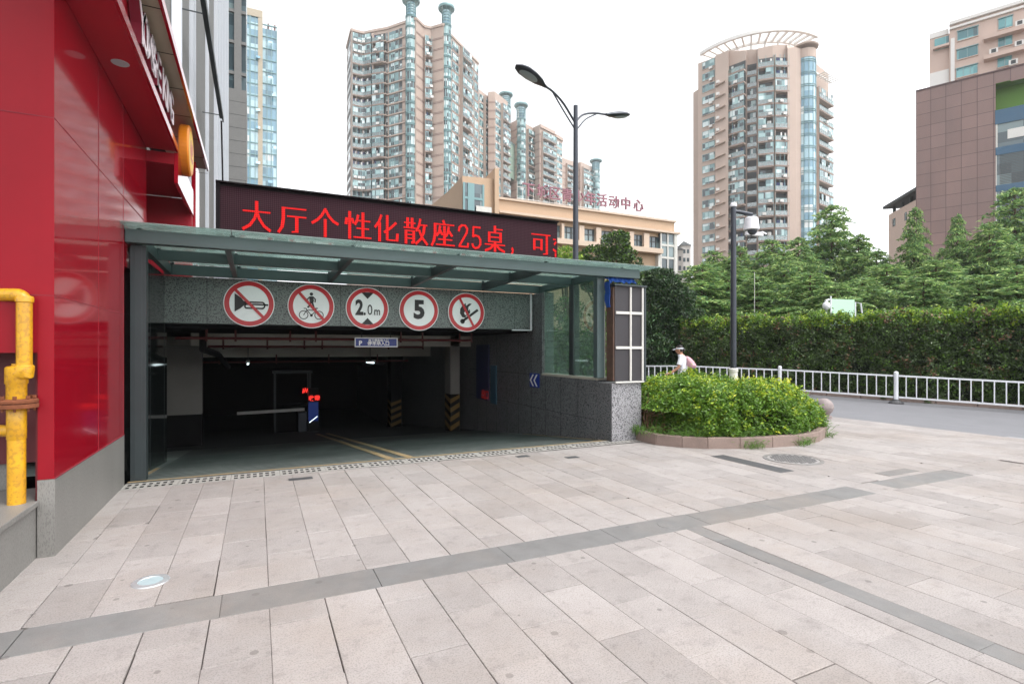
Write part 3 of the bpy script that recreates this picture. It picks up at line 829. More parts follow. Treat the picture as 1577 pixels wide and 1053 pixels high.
def stroke(m, p, pts, wd, lift=.006):
    for (a0, b0), (a1, b1) in zip(pts[:-1], pts[1:]):
        L = hypot(a1 - a0, b1 - b0) or 1e-6; nx, nz = -(b1 - b0) / L * wd / 2, (a1 - a0) / L * wd / 2
        ex, ez = (a1 - a0) / L * wd * .3, (b1 - b0) / L * wd * .3
        poly(m, p, [(a0 - ex + nx, b0 - ez + nz), (a0 - ex - nx, b0 - ez - nz), (a1 + ex - nx, b1 + ez - nz), (a1 + ex + nx, b1 + ez + nz)], lift)
R0 = .41
t, p = sign_base(384, 467.5, 'round no horn sign with a black trumpet, first from the red wall')
m = MB()
poly(m, p, [(-.19, .13), (-.10, .075), (-.06, .03), (-.02, .015), (-.02, -.015), (-.06, -.025), (-.10, -.06), (-.19, -.11)])
arc = lambda cx, cz, r, a0, a1, n=10: [(cx + r * cos(a0 + (a1 - a0) * k / n), cz + r * sin(a0 + (a1 - a0) * k / n)) for k in range(n + 1)]
stroke(m, p, [(-.05, 0.02), (.20, 0.02)] + arc(.20, -.02, .04, pi / 2, -pi / 2) + [(-.02, -.06)] + arc(-.02, -.035, .025, -pi / 2, -3 * pi / 2) + [(.25, -.01)], .02)
stroke(m, p, [(.235, -.012), (.285, -.012)], .022)
m.v = [(p[0] + (x_ - p[0]) * 1.12 - .02, y_, p[2] + (z_ - p[2]) * 1.35) for x_, y_, z_ in m.v]; m.build('trumpet', 'sign_black', t, recalc=False)
slash(t, p, R0, radians(-47))
t, p = sign_base(479.5, 471.5, 'round sign barring walkers and bicycles, second from the red wall')
m = MB()
poly(m, p, arc(0.0, .225, .03, 0, 2 * pi, 14)[:-1])
poly(m, p, [(-.035, .18), (.03, .185), (.045, .10), (.03, .06), (-.025, .06), (-.03, .10)])
stroke(m, p, [(-.03, .17), (-.075, .12), (-.07, .09)], .022); stroke(m, p, [(.03, .17), (.07, .13), (.065, .08)], .022)
stroke(m, p, [(-.01, .07), (-.02, .02), (-.06, -.02)], .03); stroke(m, p, [(.015, .07), (.03, .02), (.05, -.045), (.07, -.045)], .03)
for cx in (-.135, .135): stroke(m, p, arc(cx, -.165, .075, 0, 2 * pi, 22), .014)
stroke(m, p, [(-.135, -.165), (-.08, -.075), (.09, -.075), (.135, -.165)], .014); stroke(m, p, [(-.08, -.075), (-.0, -.17), (.09, -.075)], .014)
stroke(m, p, [(-.08, -.075), (-.09, -.045), (-.13, -.045)], .014); stroke(m, p, [(.09, -.075), (.08, -.04)], .012); stroke(m, p, [(.05, -.038), (.11, -.038)], .018)
poly(m, p, arc(0, -.17, .025, 0, 2 * pi, 12)[:-1])
m.build('walker_and_bicycle', 'sign_black', t, recalc=False)
slash(t, p, R0, radians(-49))
t, p = sign_base(566, 475, 'round height limit sign reading 2.0m between two black wedges')
m = MB()
poly(m, p, [(-.11, .30), (-.055, .312), (.055, .312), (.11, .30), (0, .185)]); poly(m, p, [(-.11, -.30), (0, -.185), (.11, -.30), (.055, -.312), (-.055, -.312)])
m.build('wedges', 'sign_black', t, recalc=False)
m = MB()
Tn = lambda dx, dz: (lambda a_, b_, c_: (p[0] + dx + a_ * .82, SY - .006 - c_, p[2] + dz + b_ * 1.1))
text_geo('2', .36, .001, .014, Tn(-.155, .0), m); text_geo('.', .26, .001, .01, Tn(-.055, -.035), m); text_geo('0', .26, .001, .0, Tn(.045, -.035), m); text_geo('m', .2, .001, .003, Tn(.185, -.055), m)
m.build('numerals', 'sign_black', t, recalc=False)
t, p = sign_base(645.5, 478, 'round speed limit sign with a large black 5, fourth from the red wall')
m = MB(); text_geo('5', .50, .001, .022, lambda a_, b_, c_: (p[0] + a_ * .95, SY - .006 - c_, p[2] + b_), m); m.build('numeral', 'sign_black', t, recalc=False)
t, p = sign_base(718.5, 481, 'round no naked flame sign with a burning match, last towards the glass side')
m = MB()
poly(m, p, [(-.02, .17), (-.075, .13), (-.125, .06), (-.13, -.02), (-.085, -.09), (-.02, -.10), (.04, -.06), (.07, .0), (.06, .06), (.03, .03), (.035, .10), (.10, .16), (.05, .165), (-.01, .12)])
stroke(m, p, [(-.075, -.16), (.21, .045)], .045)
poly(m, p, arc(-.08, -.165, .045, 0, 2 * pi, 14)[:-1])
m.v = [(p[0] + (x_ - p[0]) * 1.15, y_, p[2] + (z_ - p[2]) * 1.15) for x_, y_, z_ in m.v]; m.build('flame_and_match', 'sign_black', t, recalc=False)
m = MB(); poly(m, p, [(-.03, .03), (-.06, -.02), (-.03, -.06), (.01, -.045), (.02, -.01)], .0072); stroke(m, p, [(-.02, -.095), (.17, .042)], .012, .0072)
m.build('flame_core', 'sign_white', t, recalc=False)
slash(t, p, R0, radians(-62))

# ---- canopy
CY0 = 7.70
t = thing('glass_canopy', 'green steel and glass canopy over the garage entrance on three posts', 'canopy', (2.4, CY0, 0))
m = MB(); m.box(-1.43, 6.22, CY0, CY0 + .14, 2.885, 3.045); m.build('front_beam', 'steel_green', t, bevel=.006)
m = MB(); m.box(-1.40, -1.24, CY0 + .145, CY0 + .30, 0, 2.88); m.box(-1.36, -1.28, CY0 + .139, CY0 + .1445, .02, 2.87); m.build('post', 'steel_dark', t, bevel=.008)
m = MB(); m.box(5.40, 5.56, CY0 + .145, CY0 + .27, 1.105, 2.88); m.build('post', 'steel_green', t, bevel=.008)
m = MB(); m.box(5.60, 5.76, 8.98, 9.12, 1.105, 2.88); m.build('post', 'steel_dark', t, bevel=.008)
for xx in (-1.40, -.42, 1.17, 2.75, 4.28, 5.66):
    m = MB(); m.beam((xx + .06, CY0 + .145, 2.99), (xx + .06, LY - .005, 2.945), .07, .15); m.build('rafter', 'steel_dark' if 0 < xx < 5 else 'steel_green', t)
m = MB(); m.box(-1.42, 5.72, 9.15, 9.24, 2.905, 3.052); m.build('purlin', 'steel_green', t)
m = MB(); m.box(-1.42, 5.72, LY - .09, LY - .006, 2.865, 3.04); m.build('purlin', 'steel_green', t)
xe = [-1.45, -.30, 1.22, 2.80, 4.34, 6.5]
for i in range(5):
    m = MB(); m.box(xe[i] + .004, xe[i + 1] - .004, 7.46, 10.75, 3.075, 3.087); m.build('glass_panel', 'canopy_glass', t)
m = MB()
for i in range(6):
    for yy in (7.8, 9.2, 10.55):
        xx = min(max(xe[i], -1.3), 5.9); m.lathe(xx, yy, [(.03, 3.03), (.03, 3.0735)], 10)
m.build('glass_spacers', 'steel_dark', t)
m = MB(); m.box(5.63, 5.642, CY0 + .28, 8.975, 1.105, 2.90); m.build('side_glass', 'side_glass', t)
m = MB(); m.box(5.63, 5.642, 9.125, 10.17, 1.105, 2.90); m.build('side_glass', 'side_glass', t)

# ---- LED board
LEDY = 8.1
lx0, lx1 = PY(335, 300, LEDY)[0], PY(858.5, 380, LEDY)[0]
lz0, lz1 = 3.11, 3.825
t = thing('led_board', 'long dark scrolling display board with red lit characters standing on the glass canopy', 'display board', ((lx0 + lx1) / 2, LEDY, lz0))
m = MB(); m.box(lx0, lx1, LEDY, LEDY + .16, lz0, lz1); m.build('cabinet', 'black_frame', t)
m = bpy.data.materials.new('led_face'); m.use_nodes = True; MATS['led_face'] = m
n_ = m.node_tree.nodes; l_ = m.node_tree.links; b_ = n_['Principled BSDF']
ge = n_.new('ShaderNodeNewGeometry'); mp = n_.new('ShaderNodeVectorMath'); mp.operation = 'MULTIPLY'; mp.inputs[1].default_value = (1 / .0262, 0, 1 / .0262)
l_.new(ge.outputs['Position'], mp.inputs[0])
fr = n_.new('ShaderNodeVectorMath'); fr.operation = 'FRACTION'; l_.new(mp.outputs[0], fr.inputs[0])
sb = n_.new('ShaderNodeVectorMath'); sb.operation = 'SUBTRACT'; sb.inputs[1].default_value = (.5, 0, .5); l_.new(fr.outputs[0], sb.inputs[0])
ln = n_.new('ShaderNodeVectorMath'); ln.operation = 'LENGTH'; l_.new(sb.outputs[0], ln.inputs[0])
cr = n_.new('ShaderNodeValToRGB'); cr.color_ramp.elements[0].position = .3; cr.color_ramp.elements[0].color = (*lin(62, 40, 46), 1)
cr.color_ramp.elements[1].position = .4; cr.color_ramp.elements[1].color = (*lin(42, 26, 32), 1)
l_.new(ln.outputs['Value'], cr.inputs[0]); l_.new(cr.outputs[0], b_.inputs['Base Color']); b_.inputs['Roughness'].default_value = .8; b_.inputs['Specular IOR Level'].default_value = .1
m = MB(); m.box(lx0 + .03, lx1 - .012, LEDY - .008, LEDY - .001, lz0 + .01, lz1 - .035); m.build('led_face', 'led_face', t)
m = MB(); m.box(lx0 - .02, lx1 + .005, LEDY - .06, LEDY + .18, lz1 + .002, lz1 + .022); m.box(lx0 - .02, lx0 + .028, LEDY - .03, LEDY - .0085, lz0, lz1); m.build('frame', 'black_frame', t)
GL = {
 '大': [[(2, 15), (22, 15)], [(12, 22), (12, 15), (10.5, 10), (7, 5), (2, 2)], [(12, 15), (14, 10), (17.5, 5), (22, 2)]],
 '厅': [[(4, 20), (22, 20)], [(5, 20), (5, 12), (4, 6), (1.5, 2)], [(8, 14), (22, 14)], [(15, 14), (15, 3), (11.5, 2.6)]],
 '个': [[(12, 22), (9, 17), (5.5, 13.5), (1.5, 11)], [(12, 22), (15, 17), (18.5, 13.5), (22.5, 11.5)], [(12, 14), (12, 1.5)]],
 '性': [[(5, 22), (5, 2)], [(2.5, 17), (2, 13)], [(7, 17), (8, 14)], [(12, 20), (11, 16), (9.5, 13)], [(11.5, 16), (22, 16)], [(16, 22), (16, 3)], [(11, 10), (21, 10)], [(8.5, 3), (23, 3)]],
 '化': [[(7, 22), (5, 17), (1.5, 12.5)], [(5.5, 16), (5.5, 2)], [(20.5, 17), (16, 13), (10, 9)], [(12.5, 22), (12.5, 3.4)], [(12.5, 3), (21, 3)], [(21.5, 3), (22, 8)]],
 '散': [[(2, 18.5), (12, 18.5)], [(1.5, 14.5), (12.5, 14.5)], [(5, 22), (5, 14.5)], [(9, 22), (9, 14.5)], [(3.5, 12), (3.5, 2)], [(3.5, 12), (10.5, 12)], [(10.5, 12), (10.5, 3), (8.8, 2.6)], [(3.5, 9), (10.5, 9)], [(3.5, 6), (10.5, 6)],
        [(16.5, 22), (15.5, 17), (13, 12.5)], [(15.5, 17.5), (23, 17.5)], [(20.5, 17.5), (19.5, 11), (17, 6), (12.5, 2)], [(15.5, 13), (18, 7.5), (23, 2)]],
 '座': [[(12, 23), (13, 20.5)], [(4, 20), (22, 20)], [(4.5, 20), (4.5, 12), (3.5, 6), (1.5, 2)], [(9, 18), (8, 13), (6, 10.5)], [(9, 15), (11, 11.5)], [(17, 18), (16, 13), (14.5, 10.5)], [(17, 15), (20, 11)], [(13, 18), (13, 3)], [(7.5, 7.5), (20, 7.5)], [(5.5, 3), (22.5, 3)]],
 '2': [[(2, 16), (2.5, 19), (5, 21), (8, 21), (10, 18.5), (9.5, 15), (6.5, 10), (2.5, 3.5)], [(2, 3), (10.5, 3)], [(10.5, 3), (10.8, 6)]],
 '5': [[(3, 20.5), (10, 20.5)], [(3, 20.5), (2.6, 12.5)], [(2.6, 12.5), (5, 13.5), (8, 13), (10, 10.2), (10, 6.2), (8, 3.5), (5, 2.5), (2.5, 4), (2, 6)]],
 '桌': [[(12, 23), (12, 17.5)], [(12, 20.5), (20, 20.5)], [(6, 17.5), (6, 9.5)], [(18, 17.5), (18, 9.5)], [(6, 17.5), (18, 17.5)], [(6, 13.5), (18, 13.5)], [(6, 9.5), (18, 9.5)], [(1.5, 7), (22.5, 7)], [(12, 9.5), (12, 1.5)], [(11, 7), (7, 3.5), (2, 1.5)], [(13, 7), (17, 3.5), (22, 1.5)]],
 '，': [[(4, 5.5), (5.4, 4.2), (5, 2), (3.2, .4)], [(3.6, 4.6), (4.8, 3.6)]],
 '可': [[(1.5, 20), (22.5, 20)], [(18.5, 20), (18.5, 3), (14.5, 2.6)], [(4.5, 15.5), (4.5, 6.5)], [(4.5, 15.5), (12.5, 15.5)], [(12.5, 15.5), (12.5, 6.5)], [(4.5, 8), (12.5, 8)]],
 '半': [[(0, 17), (4, 17)], [(1.6, 12.5), (4.2, 14.5)], [(0, 7.5), (4.2, 6)], [(3.6, 4), (3.6, 1.5)]],
}
spots = [('大', 370, 420), ('厅', 426, 475), ('个', 478, 523), ('性', 529, 573), ('化', 575, 615), ('散', 619, 659), ('座', 662, 702), ('2', 703, 723), ('5', 724, 743), ('桌', 744, 779), ('，', 784, 808), ('可', 816, 849), ('半', 851.5, 874)]
ZB, ZH = 3.205, .455
for ch, ua, ub in spots:
    xa, xb = PY(ua, 350, LEDY)[0], PY(ub, 350, LEDY)[0]
    half = 12.5 if ch in '25' else 24
    m = MB(); yq = LEDY - .0135
    nq = 0
    for st in GL[ch]:
        for (a0, b0), (a1, b1) in zip(st[:-1], st[1:]):
            dx, dz = a1 - a0, b1 - b0; L = hypot(dx, dz)
            wd = 1.15 if abs(dz) < .12 * abs(dx) else (2.5 if abs(dx) < .2 * abs(dz) else 2.1)
            if ch in '25': wd = 1.5 if abs(dz) < .2 * abs(dx) else 1.9
            nx, nz = -dz / L * wd / 2, dx / L * wd / 2; ex, ez = dx / L * wd * .25, dz / L * wd * .25
            q = [(a0 - ex + nx, b0 - ez + nz), (a0 - ex - nx, b0 - ez - nz), (a1 + ex - nx, b1 + ez - nz), (a1 + ex + nx, b1 + ez + nz)]
            yy = yq - .0004 * nq; nq += 1
            m.face([(xa + (xb - xa) * qa / half, yy, ZB + ZH * qb / 24) for qa, qb in q])
    m.build('lit_character', 'led_glyph', t, recalc=False) if 'led_glyph' in MATS else None
# ================================================================== RED RESTAURANT on the left
RX, RYF, RYB = -1.43, 5.28, 9.10
t = thing('red_restaurant', 'red panelled restaurant corner on a grey granite plinth at the left edge', 'building', (RX, RYF, 0))
m = MB()
m.box(RX - .10, RX, RYF + .0, 7.68, .60, 4.48)              # pier and right face, lower stretch
m.box(RX - .10, RX - .002, 7.684, RYB, 2.6, 4.48)
m.box(-6.0, RX - .101, RYF + .001, RYF + .25, 1.58, 7.5, 2)    # front above the niche
m.box(RX - .10, RX - .001, RYF + .0015, RYB, 4.482, 7.5)
mr_ = m
m.box(RX - .1005, RX - .0005, RYF - .0022, RYF - .0002, .602, 7.5, 2)
m = MB(); m.box(RX - .102, RX + .006, RYF - .006, 7.66, -.02, .598); m.box(-6, RX - .35, RYF + .55, RYF + .6, .40, .66); m.build('plinth', 'granite_grey', t)
m = MB(); m.box(-6, RX - .103, RYF + .5, RYF + .548, .66, 1.578); m.box(RX - .12, RX - .1025, RYF + .02, RYF + .5, .44, 1.578); m.build('niche_lining', 'red_dark', t)
m = mr_
for z in (2.02, 3.4): m.box(-6, RX - .0, RYF - .0025, RYF - .0, z, z + .006, 1); m.box(RX, RX + .0025, RYF, RYB if z > 3 else 7.68, z, z + .006, 1)
for yy in (6.55, 7.62 + .02): m.box(RX + .0001, RX + .0028, yy, yy + .006, .6, 4.47, 1)
m.box(RX - .002, RX + .009, RYF - .008, 7.66, .5985, .606, 1)
m.build('red_wall', ['red_panel', 'seam_red', 'red_front'], t)
# soffit and fascia of the shop sign
m = MB(); m.box(RX + .002, -1.075, -3, RYB, 4.482, 4.53); m.build('soffit', 'red_matte', t)
p = (-1.25, 6.95)
p = PX(185, 103, -1.25)
m = MB(); m.lathe(-1.25, p[1], [(0, 4.478), (.075, 4.478), (.078, 4.4815)], 30); m.build('downlight', 'lens_pale', t)
m = MB(); m.box(-1.073, -1.045, -3, RYB, 4.47, 4.565); m.build('soffit_edge', 'red_panel', t)
m = MB(); m.box(RX - .05, -1.16, -3, RYB + .1, 4.57, 5.10); m.build('fascia', 'red_matte', t)
m = MB(); m.box(RX - .05, -.905, -3, 12.0, 5.13, 5.16)
for k in range(16): m.box(RX + .1, -.906, -2 + k * .95, -2 + k * .95 + .012, 5.126, 5.1295, 1)
m.build('upper_soffit', ['beige_panel', 'seam'], t)
m = MB(); m.box(-.903, -.87, -3, 12.02, 5.10, 5.20); m.build('upper_edge', 'red_panel', t)
m = MB(); m.box(RX - .3, -.905, -3, 12.0, 5.162, 5.19); m.build('upper_roof', 'seam', t)
# portal beyond the sign: dark entry recess
m = MB(); m.box(-1.10, -1.05, RYB + .02, 11.3, 4.03, 4.47); m.build('portal_fascia', 'red_panel', t)
m = MB(); m.box(-3.5, -1.07, 11.1, 11.3, 2.5, 4.29); m.build('portal_wall', 'red_matte', t)
m = MB(); m.box(-3.5, -1.101, RYB + .03, 11.09, 4.3, 4.46); m.box(-3.6, -3.4, RYB, 11.1, 2, 4.3); m.build('portal_ceiling', 'red_matte', t)
m = MB(); m.box(-1.10, -1.03, 11.35, 12.0, 3.2, 5.05); m.build('end_panel', 'red_panel', t)

t = thing('shop_sign', 'raised pale letters YONGHE KING with a round orange emblem on the red shop fascia', 'shop sign', (-1.0, 8.0, 4.7))
word = 'YONGHE KING'
# letters run away from the viewer along the fascia, facing the forecourt
la, lb = PX(217, 30, -1.05)[1], 8.55
step = (lb - la) / (len(word) - .2)
for i, chh in enumerate(word):
    if chh == ' ': continue
    yc = la + step * (i + .45)
    m = MB()
    text_geo(chh, .56, .045, .008, lambda a_, b_, c_: (-1.10 + c_, yc + a_, 4.845 + b_), m)
    o = m.build('letter', ['letter_side'], t, recalc=False)
    m = MB()
    text_geo(chh, .56, .003, .004, lambda a_, b_, c_: (-1.048 + c_, yc + a_, 4.845 + b_), m)
    m.build('letter_face', 'letter_face', o, recalc=False)
pc = PX(290, 226, -.98)
m = MB()
m.lathe(0, 0, [(0, 0), (.36, 0), (.385, .02), (.385, .12), (.36, .14), (0, .14)], 40)
m2 = MB(); m2.raw([(-1.08 + z, pc[1] + x, 4.70 + y) for x, y, z in m.v], m.f); o = m2.build('emblem', 'logo_orange', t)
m = MB(); m.lathe(0, 0, [(0, .142), (.29, .142), (.30, .1405)], 36)
m2 = MB(); m2.raw([(-1.08 + z, pc[1] + x, 4.70 + y) for x, y, z in m.v], m.f); m2.build('emblem_face', 'logo_yellow', o)
m2 = MB()
for dy, dz, ry, rz_ in ((-.06, .0, .09, .16), (.12, .05, .05, .1), (.08, -.13, .1, .04)):
    m2.raw([(-1.08 + .145, pc[1] + dy + ry * cos(2 * pi * k / 18), 4.70 + dz + rz_ * sin(2 * pi * k / 18)) for k in range(18)], [tuple(range(18))])
m2.build('emblem_marks', 'sign_red', o, recalc=False)

# granite ledge in front of the niche and the gas pipe on it
m = MB(); m.box(-7, RX - .11, -4, RYF + .52, -.1, .40); t = thing('granite_ledge', 'low grey granite ledge at the bottom left under the yellow pipe', 'ledge', (-1.6, 5.0, 0)); m.build('ledge_face', 'granite_grey', t)
m = MB(); m.box(-7, RX - .09, -4, RYF - .01, .402, .445); m.box(-7, RX - .125, RYF + .0, RYF + .5, .402, .443); m.build('ledge_top', 'granite_grey', t, bevel=.006)
t = thing('gas_pipe', 'bright yellow gas pipe with a rusty flange standing on the granite ledge', 'pipe', (-1.6, 5.2, .44))
px, py = -1.602, 5.20
zc = lambda v: W(38, v, 4.02)[2]
sp = 4.02 / 822.0
xr = W(25.5, 700, 4.02); xu = W(37.5, 500, 4.02)
rr = 11.2 * sp
ux, uy = xr[0], xr[1]; vx, vy = xu[0], xu[1]
m = MB(); m.tube([(ux, uy, .44), (ux, uy, zc(640)), (ux, uy, zc(625))], rr, 20); m.build('lower_pipe', 'yellow_paint', t, smooth=True)
m = MB(); m.lathe(ux, uy, [(rr + .001, zc(676)), (rr + .004, zc(675)), (rr + .004, zc(630)), (rr + .001, zc(629))], 24); m.build('sleeve', 'yellow_paint', t, smooth=True)
dl = Vector((-_c, _s, 0))
m = MB(); a = Vector((ux, uy, zc(663))); m.tube([a, a + dl * .8], 9 * sp, 18); m.build('branch_pipe', 'yellow_paint', t, smooth=True)
m = MB(); m.lathe(ux, uy, [(rr + .03, zc(628)), (26 * sp, zc(628)), (26.3 * sp, zc(627)), (26.3 * sp, zc(622.5)), (26 * sp, zc(621.5)), (rr, zc(621.5))], 30)
m.lathe(ux, uy, [(rr, zc(620.5)), (25.4 * sp, zc(620.5)), (26 * sp, zc(619)), (26 * sp, zc(616)), (25 * sp, zc(614.5)), (rr, zc(614))], 30)
fo = m.build('flange', 'rust', t)
for k in range(8):
    a = 2 * pi * k / 8 + .2; m = MB()
    bx, bbyy = ux + 20.5 * sp * cos(a), uy + 20.5 * sp * sin(a)
    m.lathe(bx, bbyy, [(.013, zc(613.5)), (.013, zc(609))], 6); m.lathe(bx, bbyy, [(.008, zc(633)), (.008, zc(609.2))], 6); m.build('bolt', 'rust', fo)
m = MB(); m.lathe(ux, uy, [(12.5 * sp, zc(616)), (12.5 * sp, zc(592)), (14 * sp, zc(590)), (14 * sp, zc(566)), (11 * sp, zc(564)), (6 * sp, zc(563)), (6 * sp, zc(560)), (0, zc(559.5))], 22); m.build('regulator_body', 'yellow_paint', t, smooth=True)
m = MB()
c0 = Vector((ux, uy, zc(578))); c1 = Vector((vx, vy, zc(566)))
m.tube([c0, c0 + (c1 - c0) * .5 + Vector((0, 0, -.012)), Vector((vx, vy, zc(575))), c1, Vector((vx, vy, zc(562)))], [.06, .062, .06, 12.5 * sp, 11 * sp], 18); m.build('elbow_joint', 'yellow_paint', t, smooth=True)
ztop = zc(454)
pts = [Vector((vx, vy, zc(564)))] + [Vector((vx, vy, ztop - .06))]
for k in range(7):
    a = pi / 2 * k / 6
    pts.append(Vector((vx, vy, ztop - .06)) + dl * (.06 - .06 * cos(a)) + Vector((0, 0, .06 * sin(a))))
pts.append(pts[-1] + dl * .8)
m = MB(); m.tube(pts, 9.8 * sp, 20); m.build('upper_pipe', 'yellow_paint', t, smooth=True)
m = MB(); m.lathe(vx, vy, [(9.8 * sp, zc(466)), (11.4 * sp, zc(465)), (11.4 * sp, zc(458)), (10.4 * sp, zc(456))], 22); m.lathe(vx, vy, [(9.8 * sp, zc(572)), (12.2 * sp, zc(570)), (12.2 * sp, zc(564)), (9.8 * sp, zc(562))], 22); m.build('collars', 'yellow_paint', t, smooth=True)

# ================================================================== GREY STONE OFFICE BLOCK behind the restaurant
SXF = -1.42
t = thing('stone_office_block', 'tall grey speckled stone office block with white fins rising behind the red sign', 'building', (SXF, 13, 0))
m = MB(); m.box(-14, SXF - .55, 12.2, 33.0, 3.0, 60); m.build('core_wall', 'steel_dark', t)
m = MB(); m.box(-14, SXF, 12.3, 14.2, 2.0, 60); m.box(-14, SXF - .02, 14.9, 18.6, 2.0, 60); m.box(-14, SXF - .04, 19.6, 22.4, 2.0, 60); m.build('stone_piers', 'stone_tower', t)
m = MB()
for yy in (12.25, 14.25, 14.85, 18.65, 22.5): m.box(SXF - .1, SXF + .07, yy, yy + .10, 2.0, 60)
m.build('white_fins', 'fin_white', t)
m = MB()
for yy in (23.4, 24.4, 25.4, 26.5, 27.7, 29.0, 30.4, 32): m.box(SXF - .3, SXF + .02, yy, yy + .16, 2.0, 60)
m.build('mullions', 'fin_white', t)
m = MB(); m.box(-13, SXF - .32, 22.8, 33, 2.0, 60); m.build('curtain_glass', 'pane_dark', t)
m = MB()
for z in range(6, 60, 4): m.box(-13, SXF - .25, 14.2, 33, z, z + .35)
m.build('spandrels', 'steel_dark', t)
m = MB(); m.box(-1.0, -.93, 9.0, 17.6, 8.30, 8.36); m.box(-.93, -.90, 8.9, 17.7, 8.24, 8.40); [m.box(SXF + .003, -1.001, yy, yy + .02, 8.32, 8.34) for yy in (12.3, 17.4)]; m.build('dark_ledge', 'steel_dark', t)
m = MB(); m.tube([(-.95, 17.5, 8.2), (-.9, 17.4, 6.0), (-.62, 16.6, 4.4), (-.35, 15.6, 3.6)], .025, 6); tag(m.build('hanging_cable', 'black_frame'), 'thin black cable sagging down the grey office block behind the display board', 'cable')
t = thing('stone_end_tower', 'narrow grey stone tower with barred window slots beside the blue glass tower', 'building', (-2.0, 60, 0))
xa, xb = PY(351, 100, 60)[0], PY(379.5, 100, 60)[0]
zs = PY(362, 137, 60)[2]
m = MB(); m.box(xa - 1, xb, 60, 66, -.6, zs); m.box(xa + .55, xb - .45, 60.01, 66, zs, 75)
z = 3
while z < zs:
    m.box(xa - 1, xb, 59.99, 60, z, z + .03, 1); z += 1.3
z = zs + 1.5
while z < 75:
    m.box(xa - 1, xb - .02, 60.1, 60.35, z, z + .3); z += 3.1
m.build('stone_shaft', ['stone_tower', 'seam'], t)
m = MB(); m.box(xa - 1, xb - .03, 60.3, 66, zs, 75); m.build('window_slots', 'pane_dark', t)
# ---- blue glass tower
t = thing('glass_tower', 'slim blue glass office tower with a beige stone rib far behind the display board', 'tower', (2, 150, -.6))
yT = 150
X = lambda u: PY(u, 100, yT)[0]
Zt = lambda v, u=400: PY(u, v, yT)[2]
m = MB(); m.box(X(376), X(400), yT + .3, yT + 14, -.6, Zt(22, 390)); m.box(X(404), X(427), yT + 1.2, yT + 14, -.6, Zt(42, 415)); m.build('glass_walls', 'pane_blue', t)
m = MB(); m.box(X(397.5), X(404.5), yT, yT + 13, -.6, Zt(26, 400)); m.box(X(376), X(404.5), yT - .05, yT + 13, Zt(25, 390), Zt(14, 390)); m.build('beige_rib', 'beige_panel', t)
m = MB()
for u in (384, 385.2, 392.5, 411, 417.8, 426): m.box(X(u), X(u) + .14, yT - .02 if u < 400 else yT + .9, yT + 2, -.6, Zt(24, 390) if u < 400 else Zt(38, 415))
z = 6
while z < Zt(24, 390):
    m.box(X(376), X(398), yT + .1, yT + .5, z, z + .22); m.box(X(404), X(427), yT + 1.0, yT + 1.4, z + 1, z + 1.2); z += 3.0
m.build('mullion_grid', 'tower_teal', t)
m = MB()
for u in (377, 381, 385, 389, 393, 397, 401): m.box(X(u), X(u) + .15, yT, yT + .2, Zt(14, 390), Zt(-8, 390))
for v in (10, 5, 0, -5): m.box(X(376), X(402), yT + .05, yT + .25, Zt(v, 390), Zt(v, 390) + .15)
m.build('roof_lattice', 'tower_white', t)
m = MB()
for u in (412, 422): m.box(X(u), X(u) + .4, yT + 1.2, yT + 1.6, Zt(42, 415), Zt(33, 415))
m.build('roof_posts', 'tower_pink_line', t)
for k in range(9):
    u = random.choice([394, 413, 419]); z = Zt(60 + 27 * k, 400)
    m = MB(); m.raw([(X(u), yT - .05, z), (X(u) + 1.0, yT - .05, z), (X(u) + 1.0, yT - .6, z - .8), (X(u), yT - .6, z - .8)], [(0, 1, 2, 3)]); m.build('open_window', 'pane_blue', t, recalc=False)
# ================================================================== STREET SIDE: pillar board, planter, lamps, fence, hedge
t = thing('granite_pillar', 'pale speckled granite pillar base at the right end of the trench drain', 'pillar', (5.9, 7.8, 0))
m = MB(); m.box(5.58, 6.22, 7.66, 8.095, -.02, 1.02); m.build('granite_base', ['granite_light'], t, bevel=.004)
m = MB(); m.box(5.575, 5.5795, 7.68, 8.09, 0, 1.01); m.build('dark_side', 'granite_dark', t)
t = thing('back_of_board', 'upright dark board box braced with a white metal grid on the granite pillar', 'board', (5.95, 7.8, 1.02))
bx0, bx1, byf = 5.60, 6.24, 7.60
m = MB(); m.box(bx0 + .02, bx1, byf + .03, 7.84, 1.05, 2.72); m.build('panel', 'board_dark', t)
m = MB(); m.box(bx0 - .012, bx0 + .018, byf + .04, 7.83, 1.06, 2.70); m.build('rusty_side', 'rust_dark', t)
m = MB()
for xx in (bx0 + .33, bx1 - .045): m.box(xx, xx + .03, byf, byf + .028, 1.06, 2.71)
for z in (1.62, 2.23): m.box(bx0 + .03, bx0 + .328, byf + .002, byf + .026, z, z + .045); m.box(bx0 + .362, bx1 - .047, byf + .002, byf + .026, z, z + .045)
m.box(bx0 + .02, bx1, byf + .0, byf + .03, 1.025, 1.052)
m.build('white_grid', 'white_dirty', t)
m = MB(); m.box(bx0 - .02, bx1 + .05, byf - .02, 7.86, 2.722, 2.75); m.box(bx1 + .001, bx1 + .04, byf, 7.85, 1.03, 2.72); m.build('casing', 'steel_dark', t)
m = MB(); m.box(bx0 - .055, bx0 - .025, 7.86, 7.9, 1.1, 2.5); m.build('white_edge_strip', 'white_dirty', t)
